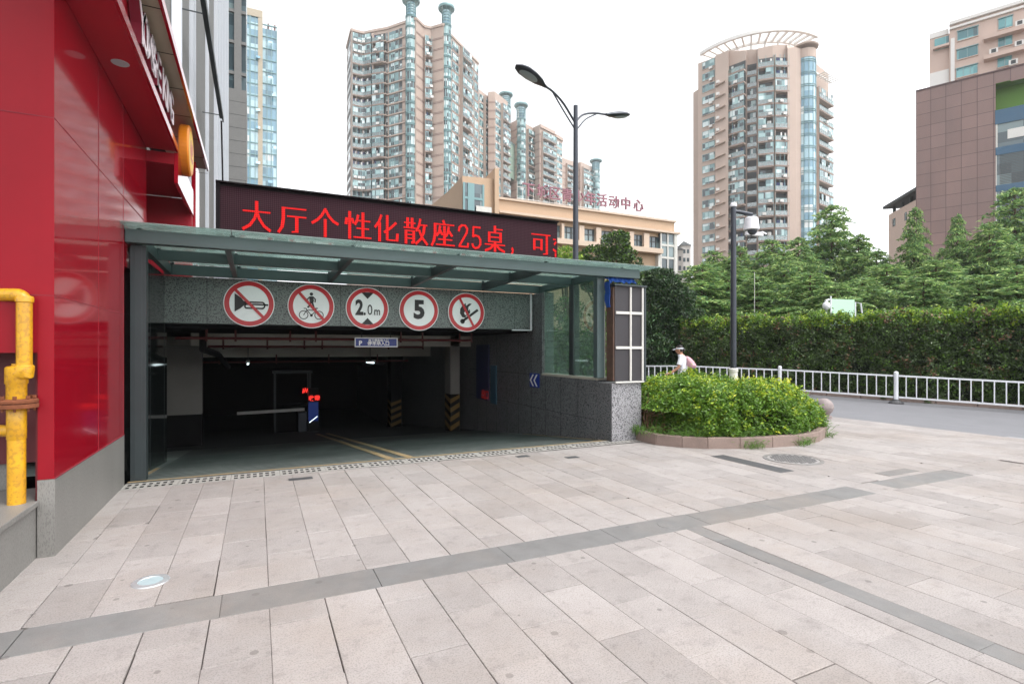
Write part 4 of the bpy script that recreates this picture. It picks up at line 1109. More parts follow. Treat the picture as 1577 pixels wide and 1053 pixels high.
# blue cloth caught on top
m = MB(); N_ = 10
P = []
for i in range(N_ + 1):
    for j in range(5):
        x = bx0 - .04 + .58 * i / N_; y = 7.68 + .05 * j + .01 * sin(i * 2.1)
        P.append((x, y, 2.765 + .05 * abs(sin(i * 1.3 + j)) + (.10 if j == 2 else .03 * j)))
m.raw(P, [(i * 5 + j, (i + 1) * 5 + j, (i + 1) * 5 + j + 1, i * 5 + j + 1) for i in range(N_) for j in range(4)])
P = []
for i in range(7):
    for j in range(4):
        P.append((bx0 - .045 - .008 * sin(i * 1.7), 7.68 + .05 * j, 2.80 - .075 * i * (1 if j < 3 else .8)))
m.raw(P, [(i * 4 + j, (i + 1) * 4 + j, (i + 1) * 4 + j + 1, i * 4 + j + 1) for i in range(6) for j in range(3)])
o = m.build('blue_cloth', 'blue_cloth', smooth=False, recalc=False); md = o.modifiers.new('s', 'SOLIDIFY'); md.thickness = .008
tag(o, 'crumpled blue cloth lying on top of the dark board box', 'cloth')

# ---- planter
front = [G(u, v)[:2] for u, v in ((966, 672), (985, 679), (1010, 685), (1050, 689), (1090, 691), (1140, 691), (1190, 689), (1230, 686), (1262, 680), (1274, 671), (1268, 662))]
back = [(10.4, 8.2), (9.8, 9.1), (8.6, 9.6), (7.3, 9.6), (6.3, 9.0)]
ring = front + back
def inset(poly_, d):
    n = len(poly_); cx = sum(p[0] for p in poly_) / n; cy = sum(p[1] for p in poly_) / n; out = []
    for i in range(n):
        a, b2, c2 = Vector(poly_[i - 1]), Vector(poly_[i]), Vector(poly_[(i + 1) % n])
        e1 = (b2 - a).normalized(); e2 = (c2 - b2).normalized(); nn = Vector((-(e1.y + e2.y), e1.x + e2.x)); nn.normalize()
        if nn.dot(Vector((cx, cy)) - b2) < 0: nn = -nn
        out.append((b2.x + nn.x * d, b2.y + nn.y * d))
    return out
inr = inset(ring, .13)
t = thing('planter', 'low curved planter edged with pinkish kerb stones at the right of the garage', 'planter', (8.3, 7.6, 0))
n = len(ring)
for i in range(n):
    j = (i + 1) % n; e = .004
    f = lambda A, B, k: (A[0] + (B[0] - A[0]) * k, A[1] + (B[1] - A[1]) * k)
    m = MB(); m.prism([f(ring[i], ring[j], e), f(ring[i], ring[j], 1 - e), f(inr[i], inr[j], 1 - e), f(inr[i], inr[j], e)], -.02, .18 + random.uniform(-.004, .004))
    m.build('kerb_stone', 'kerb_stone', t, bevel=.012)
m = MB(); m.prism(inr, 0, .13); m.build('soil', 'earth', t)

def in_poly(P, poly_):
    x, y = P[:, 0], P[:, 1]; ins = np.zeros(len(P), bool); n = len(poly_)
    for i in range(n):
        x0, y0 = poly_[i]; x1, y1 = poly_[i - 1]
        c = ((y0 > y) != (y1 > y)) & (x < (x1 - x0) * (y - y0) / (y1 - y0 + 1e-12) + x0); ins ^= c
    return ins
def edge_dist(P, poly_):
    d = np.full(len(P), 1e9); n = len(poly_)
    for i in range(n):
        a = np.array(poly_[i - 1]); b2 = np.array(poly_[i]); ab = b2 - a
        tt = np.clip(((P[:, :2] - a) @ ab) / (ab @ ab), 0, 1)
        d = np.minimum(d, np.linalg.norm(P[:, :2] - (a + tt[:, None] * ab), axis=1))
    return d
def lump(P, f, s):
    return (np.sin(P[:, 0] * f + s) * np.cos(P[:, 1] * f * 1.13 + 1.7 * s) + .6 * np.sin(P[:, 0] * f * 2.3 + P[:, 1] * f * 1.9 + s * 3)) / 1.6
# bush filling the planter: leaves on and just below an undulating, overhanging surface
bush_poly = inset(ring, .08)
NC = 5200
xy = np.stack([rng.uniform(6.0, 11.2, NC), rng.uniform(6.0, 9.7, NC)], 1)
ok = in_poly(xy, bush_poly)
ed = edge_dist(xy, bush_poly)
xy = xy[ok]; ed = ed[ok]
near = ed < .7
xy = np.concatenate([xy, xy[near], xy[near]]); ed = np.concatenate([ed, ed[near], ed[near]])
prof = np.clip(ed / .55, 0, 1)
top = .38 + .55 * (1 - (1 - prof) ** 2.2) ** .6 + .08 * lump(xy, 3.1, .4) + .08 * lump(xy, 7, 1.4)
top *= np.where((xy[:, 0] < 6.75), .78 + .22 * np.clip((xy[:, 0] - 6.2) / .55, 0, 1), 1)
top *= 1 - .48 * np.clip((xy[:, 0] - 8.7) / 1.7, 0, 1)
low = np.where(ed < .75, .16 + .16 * (0.5 + .5 * lump(xy, 2.4, 2.2)), .6)
side = (ed < .55) & (rng.random(len(xy)) < .8)
zc_ = np.where(side, low + (top - low) * rng.random(len(xy)), top - rng.exponential(.03, len(xy)) + (rng.random(len(xy)) < .05) * .09)
zc_ = np.maximum(zc_, low)
CC = np.stack([xy[:, 0], xy[:, 1], zc_], 1)                        # shoots, each carrying a handful of leaves
LPC = 26
sz_ = rng.uniform(.025, .055, len(CC))
tone = rng.random(len(CC))
C = np.repeat(CC, LPC, 0) + rng.normal(size=(len(CC) * LPC, 3)) * np.repeat(sz_, LPC)[:, None]
tone = np.repeat(tone, LPC); edl = np.repeat(ed, LPC)
keep = ~((C[:, 0] < 6.55) & (C[:, 2] < .55))
# openings in the front where twigs and shade show
hole = ((np.hypot((C[:, 0] - 7.75) / .42, (C[:, 2] - .42) / .17) < 1) & (C[:, 1] < 7.2))
keep &= ~(hole & (rng.random(len(C)) < .85))
C = C[keep]; tone = tone[keep]; N = len(C)
D = rng.normal(size=(N, 3)) * np.array([1, 1, .55]) + np.array([0, -.2, .25])
hfrac = np.clip((C[:, 2] - .52) / .40, 0, 1)
right = np.clip((C[:, 0] - 7.2) / 2.4, 0, 1)
pr = rng.random(N)
pyoung = np.clip(.08 + .70 * hfrac ** 1.3 * (.35 + .65 * right) + .14 * right + .22 * lump(C, 1.8, .9) * hfrac, 0, .9)
young = tone < pyoung
mi = np.where(young & (pr < .28 * (.3 + right)), 2, np.where(young & (pr < .85), 1, 0))
t = thing('planter_bush', 'bright green and yellow clipped bush filling the curved planter', 'bush', (8.3, 7.6, .13))
leaf_obj('leaves', C, D, rng.uniform(.022, .036, N), rng.uniform(.045, .072, N), ['leaf_bush', 'leaf_young', 'leaf_yellow'], mi, t)
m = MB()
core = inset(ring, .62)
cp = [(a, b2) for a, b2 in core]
m.prism(cp, .50, .70); m.build('inner_shade', 'hedge_core_shade', t)
m = MB(); R2 = random.Random(5)
for k in range(150):
    a = R2.random(); b2 = R2.random()
    if k < 60:
        x, y = R2.uniform(6.3, 6.8), R2.uniform(7.5, 8.6)
    else:
        x, y = R2.uniform(6.8, 10), R2.uniform(6.9, 8.3)
    m.tube([(x, y, .12), (x + R2.gauss(0, .08), y + R2.gauss(0, .08), .4), (x + R2.gauss(0, .22), y + R2.gauss(0, .2) - .1, .5 + R2.random() * .35)], [.009, .006, .003], 5)
m.build('twigs', 'twig', t)
# sprigs of new yellow growth standing above the bush
Cs = []; Ds = []
for k in range(90):
    p = W(rng.uniform(1120, 1215), 575, rng.uniform(9.6, 11.4)); h = rng.uniform(.08, .3)
    for q in range(14):
        f_ = q / 14; Cs.append((p[0] + rng.normal() * .02, p[1] + rng.normal() * .02, .82 + h * f_)); Ds.append((rng.normal(), rng.normal(), 1.2))
leaf_obj('new_sprigs', np.array(Cs), np.array(Ds), .026, .06, ['leaf_yellow'], None, t)
# dry litter and grass tufts at the foot
Cl = np.stack([rng.uniform(6.25, 6.75, 500), rng.uniform(7.35, 8.4, 500), rng.uniform(.13, .22, 500)], 1)
leaf_obj('dry_litter', Cl, rng.normal(size=(500, 3)) * np.array([1, 1, .2]), .03, .06, ['twig'], None, t)
Cg = []; Dg = []
def tuft(x, y, z0, nb, L, spread):
    for q in range(nb):
        d = np.array([rng.normal() * .55, rng.normal() * .55 - .15, 1.0]); d /= np.linalg.norm(d)
        l = L * rng.uniform(.5, 1.1)
        b0 = np.array([x + rng.normal() * spread, y + rng.normal() * spread, z0])
        Cg.append(b0 + d * l * .5); Dg.append(d)
        tip = d + np.array([d[0] * 1.1, d[1] * 1.1, -.7]); Cg.append(b0 + d * l * .95 + tip * l * .12); Dg.append(tip)
def along(tt):
    k = tt * (len(front) - 1); i = min(int(k), len(front) - 2); f_ = k - i
    return (front[i][0] + (front[i + 1][0] - front[i][0]) * f_, front[i][1] + (front[i + 1][1] - front[i][1]) * f_)
for tt in np.linspace(.12, .9, 70):
    x, y = along(tt); tuft(x + rng.normal() * .05, y + .25 + abs(rng.normal()) * .1, .12, 16, rng.uniform(.10, .26), .045)
for tt, L, nb in ((.35, .26, 70), (.40, .3, 80), (.45, .26, 60), (.52, .2, 40), (.72, .18, 40)):
    x, y = along(tt); tuft(x, y + .2, .13, nb, L, .06)
for tt in (.52, .55, .70, .73, .88):
    x, y = along(tt); tuft(x, y + .10, .17, 40, .14, .035); tuft(x, y - .03, .0, 40, .16, .05)
x, y = front[9]; tuft(x - .05, y + .05, .1, 70, .16, .05)
o = leaf_obj('grass_tufts', np.array(Cg), np.array(Dg), .008, np.where(np.arange(len(Cg)) % 2 == 0, .19, .09), ['grass'])
tag(o, kind='stuff'); o['label'] = 'green grass tufts along the kerb of the planter'; o['category'] = 'grass'

# ---- stone ball bollard
p = G(1269, 644)
Zb = _s * p[0] + _c * p[1]; rb = 13.2 * Zb / FPX
t = thing('ball_bollard', 'round pinkish stone ball bollard behind the right end of the planter', 'bollard', (p[0], p[1], 0))
m = MB(); m.lathe(p[0], p[1], [(rb * .82, 0), (rb * .82, rb * .3), (rb * .6, rb * .36), (rb * .6, rb * .5)], 28); m.build('foot', 'stone_ball', t)
m = MB(); cz = rb * 1.35; m.lathe(p[0], p[1], [(rb * cos(a), cz + rb * sin(a)) for a in [-pi / 2 * .75 + (pi / 2 * 1.75) * k / 16 for k in range(16)]] + [(0, cz + rb)], 32); m.build('ball', 'stone_ball', t, smooth=True)
m = MB(); m.lathe(p[0], p[1], [(rb * 1.0, cz - .03), (rb * 1.012, cz - .02), (rb * 1.012, cz + .0), (rb, cz + .01)], 32); m.build('band', 'stone_ball', t)

# ---- camera pole in the planter
cx_, cy_, _z = W(1129.5, 582, 11.3)
t = thing('camera_pole', 'tall dark grey pole in the planter with a white dome camera on an arm', 'camera pole', (cx_, cy_, .13))
zt = W(1131, 319, 11.3)[2]
m = MB(); m.tube([(cx_, cy_, .1), (cx_, cy_, zt)], [.066, .055], 18); m.build('pole', 'lamp_grey', t, smooth=True)
m = MB(); m.lathe(cx_, cy_, [(.095, .1), (.095, 1.02), (.085, 1.06), (.085, 1.13), (.095, 1.14), (.095, 1.2), (.07, 1.22)], 20); m.build('base_sleeve', 'white_dirty', t, smooth=True)
m = MB(); m.lathe(cx_, cy_, [(.058, zt), (.07, zt + .01), (.07, zt + .05), (.045, zt + .09), (0, zt + .10)], 20); m.build('cap', 'cam_white', t, smooth=True)
ar = Vector((_c, -_s, 0))
a0 = Vector((cx_, cy_, zt - .10)); a1 = a0 + ar * .40 + Vector((0, 0, -.06))
m = MB(); m.tube([a0, a0 + ar * .1, a1], .04, 12); m.build('arm', 'lamp_grey', t, smooth=True)
hc = a1 + Vector((0, 0, -.05)) - ar * .02
m = MB(); m.lathe(hc.x, hc.y, [(0, hc.z), (.10, hc.z - .005), (.135, hc.z - .03), (.155, hc.z - .21), (.16, hc.z - .27), (.12, hc.z - .28)], 24); hd = m.build('camera_housing', 'cam_white', t, smooth=True)
m = MB(); m.lathe(hc.x, hc.y, [(.115, hc.z - .285), (.11, hc.z - .33), (.07, hc.z - .38), (0, hc.z - .40)], 20); m.build('dome', 'lamp_grey', hd, smooth=True)
q = hc + ar * .04 + Vector((0, 0, -.37))
m = MB(); m.beam(q - ar * .16 + Vector((0, 0, .03)), q + ar * .2 + Vector((0, 0, 0)), .09, .08); m.beam(q + ar * .16 + Vector((0, 0, .05)), q + ar * .26, .11, .03); bc = m.build('bullet_camera', 'cam_white', t)
m = MB(); m.beam(q + ar * .201, q + ar * .235, .07, .06); m.build('lens', 'sign_black', bc)
m = MB(); m.tube([q + Vector((0, 0, -.04)), q - ar * .1 + Vector((0, 0, -.14)), q - ar * .16 + Vector((0, 0, -.05))], .008, 6); m.build('cable', 'sign_black', bc)

# ---- street lamp
Zl = 16.0
lxp, lyp, _ = W(886.5, 400, Zl)
t = thing('street_lamp', 'tall dark double armed street lamp standing behind the garage canopy', 'street lamp', (lxp, lyp, 0))
zt = W(887, 163, Zl)[2]
m = MB(); m.tube([(lxp, lyp, 0), (lxp, lyp, 3), (lxp, lyp, zt)], [.10, .092, .066], 18); m.build('pole', 'lamp_grey', t, smooth=True)
m = MB(); m.lathe(lxp, lyp, [(.2, 0), (.2, .04), (.13, .06), (.12, .9), (.105, .95)], 20); m.build('base', 'lamp_grey', t, smooth=True)
def cr(pts, k=6):
    P = [Vector(p) for p in pts]; P = [P[0] * 2 - P[1]] + P + [P[-1] * 2 - P[-2]]; out = []
    for i in range(1, len(P) - 2):
        for j in range(k):
            u = j / k; out.append(.5 * ((2 * P[i]) + (P[i + 1] - P[i - 1]) * u + (2 * P[i - 1] - 5 * P[i] + 4 * P[i + 1] - P[i + 2]) * u * u + (3 * P[i] - P[i - 1] - 3 * P[i + 1] + P[i + 2]) * u ** 3))
    out.append(P[-2]); return out
def arm(du, base_uv, mids, head0, head1, zfar, lab):
    """arm curves from the pole to a lamp head; zfar = depth change along the arm"""
    L = lambda u, v, f_: Vector(W(u, v, Zl + zfar * f_))
    m = MB(); m.tube(cr([L(*q) for q in mids[0]]), .032, 10); m.build('arm', 'lamp_grey', t, smooth=True)
    m = MB(); m.tube(cr([L(*q) for q in mids[1]]), .022, 8); m.build('brace', 'lamp_grey', t, smooth=True)
    h0, h1 = L(*head0), L(*head1)
    ax = (h1 - h0); Lh = ax.length; ax.normalize(); sd_ = ax.cross(Vector((0, 0, 1))).normalized(); up = sd_.cross(ax).normalized()
    prof = [(0, .05, .05), (.08, .07, .06), (.25, .15, .09), (.5, .2, .11), (.75, .2, .10), (.92, .13, .06), (1, .02, .01)]
    m = MB(); nseg = 16; P = []; F = []
    for f_, w_, h_ in prof:
        for k in range(nseg):
            a = 2 * pi * k / nseg; sz = sin(a); hh = h_ if sz > 0 else h_ * .55
            P.append(tuple(h0 + ax * Lh * f_ + sd_ * (w_ * cos(a)) + up * (hh * sz)))
    for i in range(len(prof) - 1):
        for k in range(nseg): F.append((i * nseg + k, i * nseg + (k + 1) % nseg, (i + 1) * nseg + (k + 1) % nseg, (i + 1) * nseg + k))
    F += [tuple(range(nseg)), tuple((len(prof) - 1) * nseg + k for k in range(nseg))]
    m.raw(P, F); hd = m.build('lamp_head', 'lamp_grey', t, smooth=True)
    m = MB(); P = []
    for k in range(18):
        a = 2 * pi * k / 18; P.append(tuple(h0 + ax * Lh * (.60 + .27 * cos(a)) + sd_ * (.145 * sin(a)) - up * (.062)))
    P.append(tuple(h0 + ax * Lh * .6 - up * .10)); m.raw(P, [(k, (k + 1) % 18, 18) for k in range(18)]); m.build('lens', 'lens_pale', hd, smooth=True)
arm(0, 0, ([(885, 188, 0), (868, 160, .25), (852, 142, .5), (838, 132, .7)], [(884, 197, 0), (868, 171, .2), (852, 143.5, .5)]), (840, 134, .7), (795, 100, 1.25), -2.0, '')
arm(0, 0, ([(888, 186, 0), (898, 177, .3), (915, 174.5, .6), (936, 177, .9)], [(888, 200, 0), (902, 184, .35), (918, 176, .65)]), (933, 177, .85), (969, 178.5, 1.25), 1.6, '')

# ---- white road fence
t = thing('road_fence', 'white metal guard fence with capped posts along the road before the hedge', 'fence', (*fpt(3), 0))
def fz(tt): p = fpt(tt); return road_z(*p)
# posts at photo columns
def t_of(u):
    # intersection of the view ray at column u with the fence line
    r = (u - CX) / FPX; d = Vector((_c * r + _s, -_s * r + _c)); n2 = Vector((FD.y, -FD.x))
    k = FA.dot(n2) / d.dot(n2); return (d * k - FA).dot(FD)
tp = [t_of(1380), t_of(1201)]
gap = tp[1] - tp[0]
posts = [tp[0] - 2 * gap, tp[0] - gap, tp[0], tp[1], tp[1] + gap, tp[1] + 2 * gap, tp[1] + 3 * gap]
ZR0, ZR1 = .20, .87
for tq in posts:
    x, y = fpt(tq); z = fz(tq)
    m = MB(); m.lathe(x, y, [(.062, z + .12), (.062, z + .93), (.066, z + .94), (.06, z + .985), (.03, z + 1.01), (0, z + 1.015)], 16); o = m.build('post', 'white_paint', t, smooth=True)
    m = MB(); m.lathe(x, y, [(.20, z), (.20, z + .03), (.10, z + .10), (.085, z + .135), (.063, z + .135)], 18); m.build('post_foot', 'iron', o)
bal = None
for a, b2 in zip(posts[:-1], posts[1:]):
    pa, pb = fpt(a + .07), fpt(b2 - .07); za, zb = fz(a), fz(b2)
    for zr in (ZR0, ZR1):
        m = MB(); m.beam((*pa, za + zr), (*pb, zb + zr), .045, .05); m.build('rail', 'white_paint', t)
    nb = 13
    for k in range(1, nb):
        f_ = k / nb; tq = a + (b2 - a) * f_; x, y = fpt(tq); z = za + (zb - za) * f_
        if bal is None:
            m = MB(); m.beam((x, y, z + ZR0 + .026), (x, y, z + ZR1 - .026), .028, .05, up=(FN.x, FN.y, 0)); bal = m.build('baluster', 'white_paint', t); b0 = (x, y, z)
        else: copy_part(bal, x - b0[0], y - b0[1], z - b0[2])

# ---- hedge behind the fence
t = thing('hedge', 'long tall clipped green hedge running behind the white road fence', 'hedge', (*fpt(5, 1.8), 0))
ta, tb = -6, t_of(1052) + .6; NS = 9000; HT = 2.78; H0 = 1.15; HD = 1.3
tt = rng.uniform(ta, tb, NS)
face = rng.random(NS) < .74
zz = np.where(face, rng.uniform(.02, HT, NS), 0)
bx = .12 * np.sin(tt * 1.9) + .09 * np.sin(tt * 4.7 + 1) + .06 * np.sin(tt * 11)
bulge = .12 * np.sin(zz * 3.1 + tt * 1.3) + .10 * np.sin(zz * 7 + tt * 5) + .07 * np.sin(zz * 13 - tt * 9)
o_ = np.where(face, H0 + bx + bulge + rng.exponential(.09, NS), rng.uniform(H0, H0 + HD, NS))
topz = HT + .06 * np.sin(tt * 2.7) + .06 * np.sin(tt * 7.3) + .06 * np.sin(tt * 17 + 2 * np.sin(tt * 5))
zz = np.where(face, zz, topz - rng.exponential(.05, NS) + (rng.random(NS) < .14) * rng.random(NS) * .22)
px_ = FA.x + FD.x * tt + FN.x * o_; py_ = FA.y + FD.y * tt + FN.y * o_
base = np.array([road_z(a, b2) for a, b2 in zip(px_, py_)])
CC = np.stack([px_, py_, zz + base * np.clip(1.2 - zz / 2.3, 0, 1)], 1)
LPC = 17; NH = NS * LPC
C = np.repeat(CC, LPC, 0) + rng.normal(size=(NH, 3)) * np.repeat(rng.uniform(.04, .085, NS), LPC)[:, None]
tt = np.repeat(tt, LPC); zz = np.repeat(zz, LPC); tone = np.repeat(rng.random(NS), LPC)
D = rng.normal(size=(NH, 3)) + np.array([0, 0, .2])
pr = rng.random(NH); hz = np.clip((zz - 2.3) / .45, 0, 1)
pat = .5 + .5 * np.sin(tt * 1.1 + zz * 1.7) * np.cos(tt * 2.3 - zz * 2.1)
mi = np.where((tone < .8 * hz) & (pr < .9), np.where(tone < .3 * hz, 2, 1), np.where((tone > 1 - .16 * pat * (zz > .6)) & (pr < .7), 3, np.where(tone > .72, 1, 0) * (pr < .5)))
leaf_obj('leaves', C, D, rng.uniform(.035, .06, NH), rng.uniform(.06, .11, NH), ['leaf_hedge', 'leaf_bush', 'leaf_young', 'leaf_hedge_brown'], mi, t)
m = MB(); q = [fpt(ta, H0 + .40), fpt(tb, H0 + .40), fpt(tb, H0 + HD), fpt(ta, H0 + HD)]; m.prism(q, -.6, HT - .3); m.build('inner_shade', 'hedge_core_shade', t)

# ---- things peeping over the hedge
pz = W(1295, 470, 21.5)
t = thing('park_sign_board', 'pale green sign board on a white frame peeping over the hedge', 'board', (pz[0], pz[1], 0))
T_, L_ = frame(W(1281, 470, 21.3)[:2], W(1316, 470, 21.7)[:2])
m = MB(T_); m.box(0, L_, -.08, 0, 0, W(1290, 461, 21.5)[2]); mat('pale_green', lin(176, 214, 186), .5); m.build('panel', 'pale_green', t)
m = MB(T_); m.tube([(L_ + .04, 0, 1), (L_ + .04, 0, 3.55), (L_ + .35, 0, 3.5), (L_ + .5, 0, 2.6)], .03, 8); m.tube([(-.05, 0, 1), (-.05, 0, 3.75)], .03, 8); m.build('white_frame', 'white_paint', t)
pg = W(1272.5, 471, 21.2)
t = thing('globe_lamp', 'small white globe lamp beside the pale green board over the hedge', 'lamp', (pg[0], pg[1], 0))
m = MB(); m.lathe(pg[0], pg[1], [(.14 * cos(a) + 1e-5, pg[2] + .17 * sin(a)) for a in [-pi / 2 + pi * k / 12 for k in range(13)]], 18); m.build('globe', 'white_paint', t, smooth=True)
m = MB(); m.tube([(pg[0], pg[1], 0), (pg[0], pg[1], pg[2] - .15)], .03, 8); m.tube([(pg[0] - .05, pg[1], pg[2] + .2), (pg[0] + .25, pg[1] + .05, pg[2] + .26)], .04, 8); m.build('post', 'white_paint', t)
T_, L_ = frame(W(1487, 480, 19.0)[:2], W(1566, 478, 18.0)[:2])
m = MB(T_); m.box(0, L_, -.25, 0, -.3, 2.95); tag(m.build('park_wall', 'kerb_stone', bevel=.01), 'short brownish stone wall top showing over the hedge at the right', 'wall')
m = MB(); p = W(1162, 400, 24.0); m.tube([(p[0], p[1], 0), (p[0], p[1], W(1162, 419, 24.0)[2])], .013, 6); tag(m.build('thin_rod', 'white_dirty'), 'thin pale rod standing before the trees right of the camera pole', 'rod')
# ================================================================== TREES
def conifer_geo(H_, R, nb, seed, dens=1.0, pitch=.12):
    r = np.random.default_rng(seed)
    Cs, Ds, Ls = [], [], []; br = []
    for i in range(nb):
        f_ = .03 + .96 * (i + r.random()) / nb
        z0 = H_ * f_; L = R * min(1.0, (1 - f_) * 1.7) ** .75 * r.uniform(.55, 1.12) + .10
        az = i * 2.39996 + r.normal() * .3
        n = max(6, int(L * 9))
        up = r.uniform(.2, .75)
        s = np.linspace(0, 1, n)
        rad = L * s; zz = z0 + L * (up * s - (up * .9 + .12) * s ** 2)
        wob = r.normal() * .12 * s ** 2 * L
        bx = rad * cos(az) - wob * sin(az); by = rad * sin(az) + wob * cos(az)
        br.append([(bx[k], by[k], zz[k]) for k in range(0, n, max(1, n // 4))])
        tang = np.array([cos(az), sin(az), 0.0]); side = np.array([-sin(az), cos(az), 0.0])
        for k in range(1, n):
            sp = (1 - s[k]) * .45 * L + .14
            for sd in (-1, 1):
                nl = max(4, int(sp * 25 * dens))
                q = (np.arange(nl) + r.random(nl)) / nl
                dirv = tang * r.uniform(.35, .8) + side * sd * r.uniform(.6, 1.0) + np.array([0, 0, r.normal() * .12])
                dirv /= np.linalg.norm(dirv)
                base = np.array([bx[k], by[k], zz[k]])
                pos = base + dirv * (q * sp)[:, None] + np.stack([np.zeros(nl), np.zeros(nl), -.28 * q ** 2 * sp], 1) + r.normal(scale=.035, size=(nl, 3))
                Cs.append(pos)
                dd = dirv + r.normal(scale=.5, size=(nl, 3)) + np.array([0, 0, -.15 - .1 * r.random()])
                Ds.append(dd)
    C = np.concatenate(Cs); D = np.concatenate(Ds)
    return C, D, br
CONE = []
for k, (H_, R, nb) in enumerate(((7.0, 2.6, 105), (7.0, 2.2, 110), (7.0, 3.0, 95))):
    C, D, br = conifer_geo(H_, R, nb, 40 + k)
    n = len(C); pr = rng.random(n)
    rr_ = np.hypot(C[:, 0], C[:, 1])
    clump = .5 + .5 * np.sin(C[:, 0] * 1.7 + k) * np.cos(C[:, 1] * 1.9) * np.sin(C[:, 2] * 1.4 + k * 2)
    mi = np.where(pr < .25 + .35 * clump * np.clip(rr_ / 2, 0, 1), 2, np.where(pr > .80, 1, 0))
    root = thing('park_conifer', 'feathery conifer', 'tree')
    leaf_obj('crown', C, D, rng.uniform(.04, .07, n), rng.uniform(.15, .28, n), ['leaf_conifer', 'leaf_conifer_dark', 'leaf_conifer_pale'], mi, root, flat=.3)
    m = MB(); m.tube([(0, 0, -.5), (.03, .02, 3), (0, .03, 6.9)], [.13, .09, .015], 8)
    for b2 in br: m.tube([tuple(q) for q in b2], [.03] + [.018] * (len(b2) - 2) + [.006], 5)
    m.build('trunk', 'bark', root)
    CONE.append([root, False])
spots_t = [(1078, 412, 27.5, 'pale leaning conifer at the left end of the hedge, just right of the dark shrub'),
 (1100, 392, 33, 'conifer in front of the foot of the round tower, left of the camera pole'),
 (1140, 384, 35, 'feathery conifer rising straight behind the dome camera pole'),
 (1165, 430, 27, 'low spreading conifer just right of the camera pole behind the hedge'),
 (1190, 375, 34, 'conifer hiding the balconies low on the round tower'),
 (1232, 372, 36, 'conifer before the glass bay of the round tower'),
 (1245, 425, 26.5, 'short conifer over the hedge just left of the pale green board'),
 (1286, 322, 39, 'tallest conifer in the park with a rounded dark green top right of the round tower'),
 (1322, 368, 37, 'conifer on the right shoulder of the tallest one'),
 (1330, 432, 25.5, 'low conifer with drooping sprays right of the pale green board'),
 (1362, 412, 31, 'conifer in the dip of the tree line below the pale sky gap'),
 (1404, 330, 34, 'slender spiring conifer at the left corner of the brown building'),
 (1420, 432, 24.5, 'spreading conifer below the left corner of the brown building'),
 (1440, 405, 30, 'conifer between the two thin spires before the brown wall'),
 (1474, 338, 33, 'slender spiring conifer in the middle of the brown wall'),
 (1505, 428, 24, 'low conifer above the short stone wall over the hedge'),
 (1528, 352, 32, 'conifer before the blue window edge of the brown building'),
 (1566, 298, 34, 'tall dark conifer at the right edge before the blue windows'),
 (1572, 415, 23.5, 'low spreading conifer at the right edge over the hedge'),
 (1212, 392, 31, 'conifer leaning against the glass bay of the round tower'),
 (1120, 405, 30, 'conifer between the dark shrub and the camera pole'),
 (1350, 392, 35, 'conifer right of the sky gap before the pavilion roof'),
 (1452, 388, 36, 'conifer hiding the foot of the brown wall'),
 (1510, 385, 35, 'conifer at the right part of the brown wall below the windows'),
 (1630, 350, 31, 'conifer cut by the right edge of the picture'),
 (1285, 440, 24.5, 'small drooping conifer behind the pale green board')]
for i, (u, v, Z, lab) in enumerate(spots_t):
    k = (i * 2 + (1 if u in (1404, 1474) else 0)) % 3
    if u in (1404, 1474): k = 1
    root, used = CONE[k]
    o = root if not used else copy_tree(root); CONE[k][1] = True
    p = W(u, v, Z); o.location = (p[0], p[1], 0)
    s = p[2] / 6.75
    sxy = s * (1.1 if Z < 28 else 1.02)
    if v > 400: sxy = s * 1.8
    if u in (1404, 1474): sxy = s * .55
    if u in (1286,): sxy = s * .92
    o.scale = (sxy, sxy, s); o.rotation_euler = (random.uniform(-.03, .03), random.uniform(-.03, .03), random.uniform(0, 6.28))
    tag(o, lab, 'tree', 'feathery conifers in the park behind the hedge')
# understorey that closes the view between the trunks
N = 26000
tt = rng.uniform(-8, 20, N); oo = rng.uniform(3.2, 6.5, N)
h = (2.2 + .5 * np.sin(tt * 1.3) + .35 * np.sin(tt * 3.7)) * np.sqrt(rng.random(N))
C = np.stack([FA.x + FD.x * tt + FN.x * oo, FA.y + FD.y * tt + FN.y * oo, h], 1)
o = leaf_obj('undergrowth', C, rng.normal(size=(N, 3)), rng.uniform(.06, .1, N), rng.uniform(.14, .24, N), ['leaf_conifer_dark', 'leaf_conifer'], (rng.random(N) < .4).astype(int))
tag(o, 'dark green undergrowth between the park trees behind the hedge', 'undergrowth', kind='stuff')

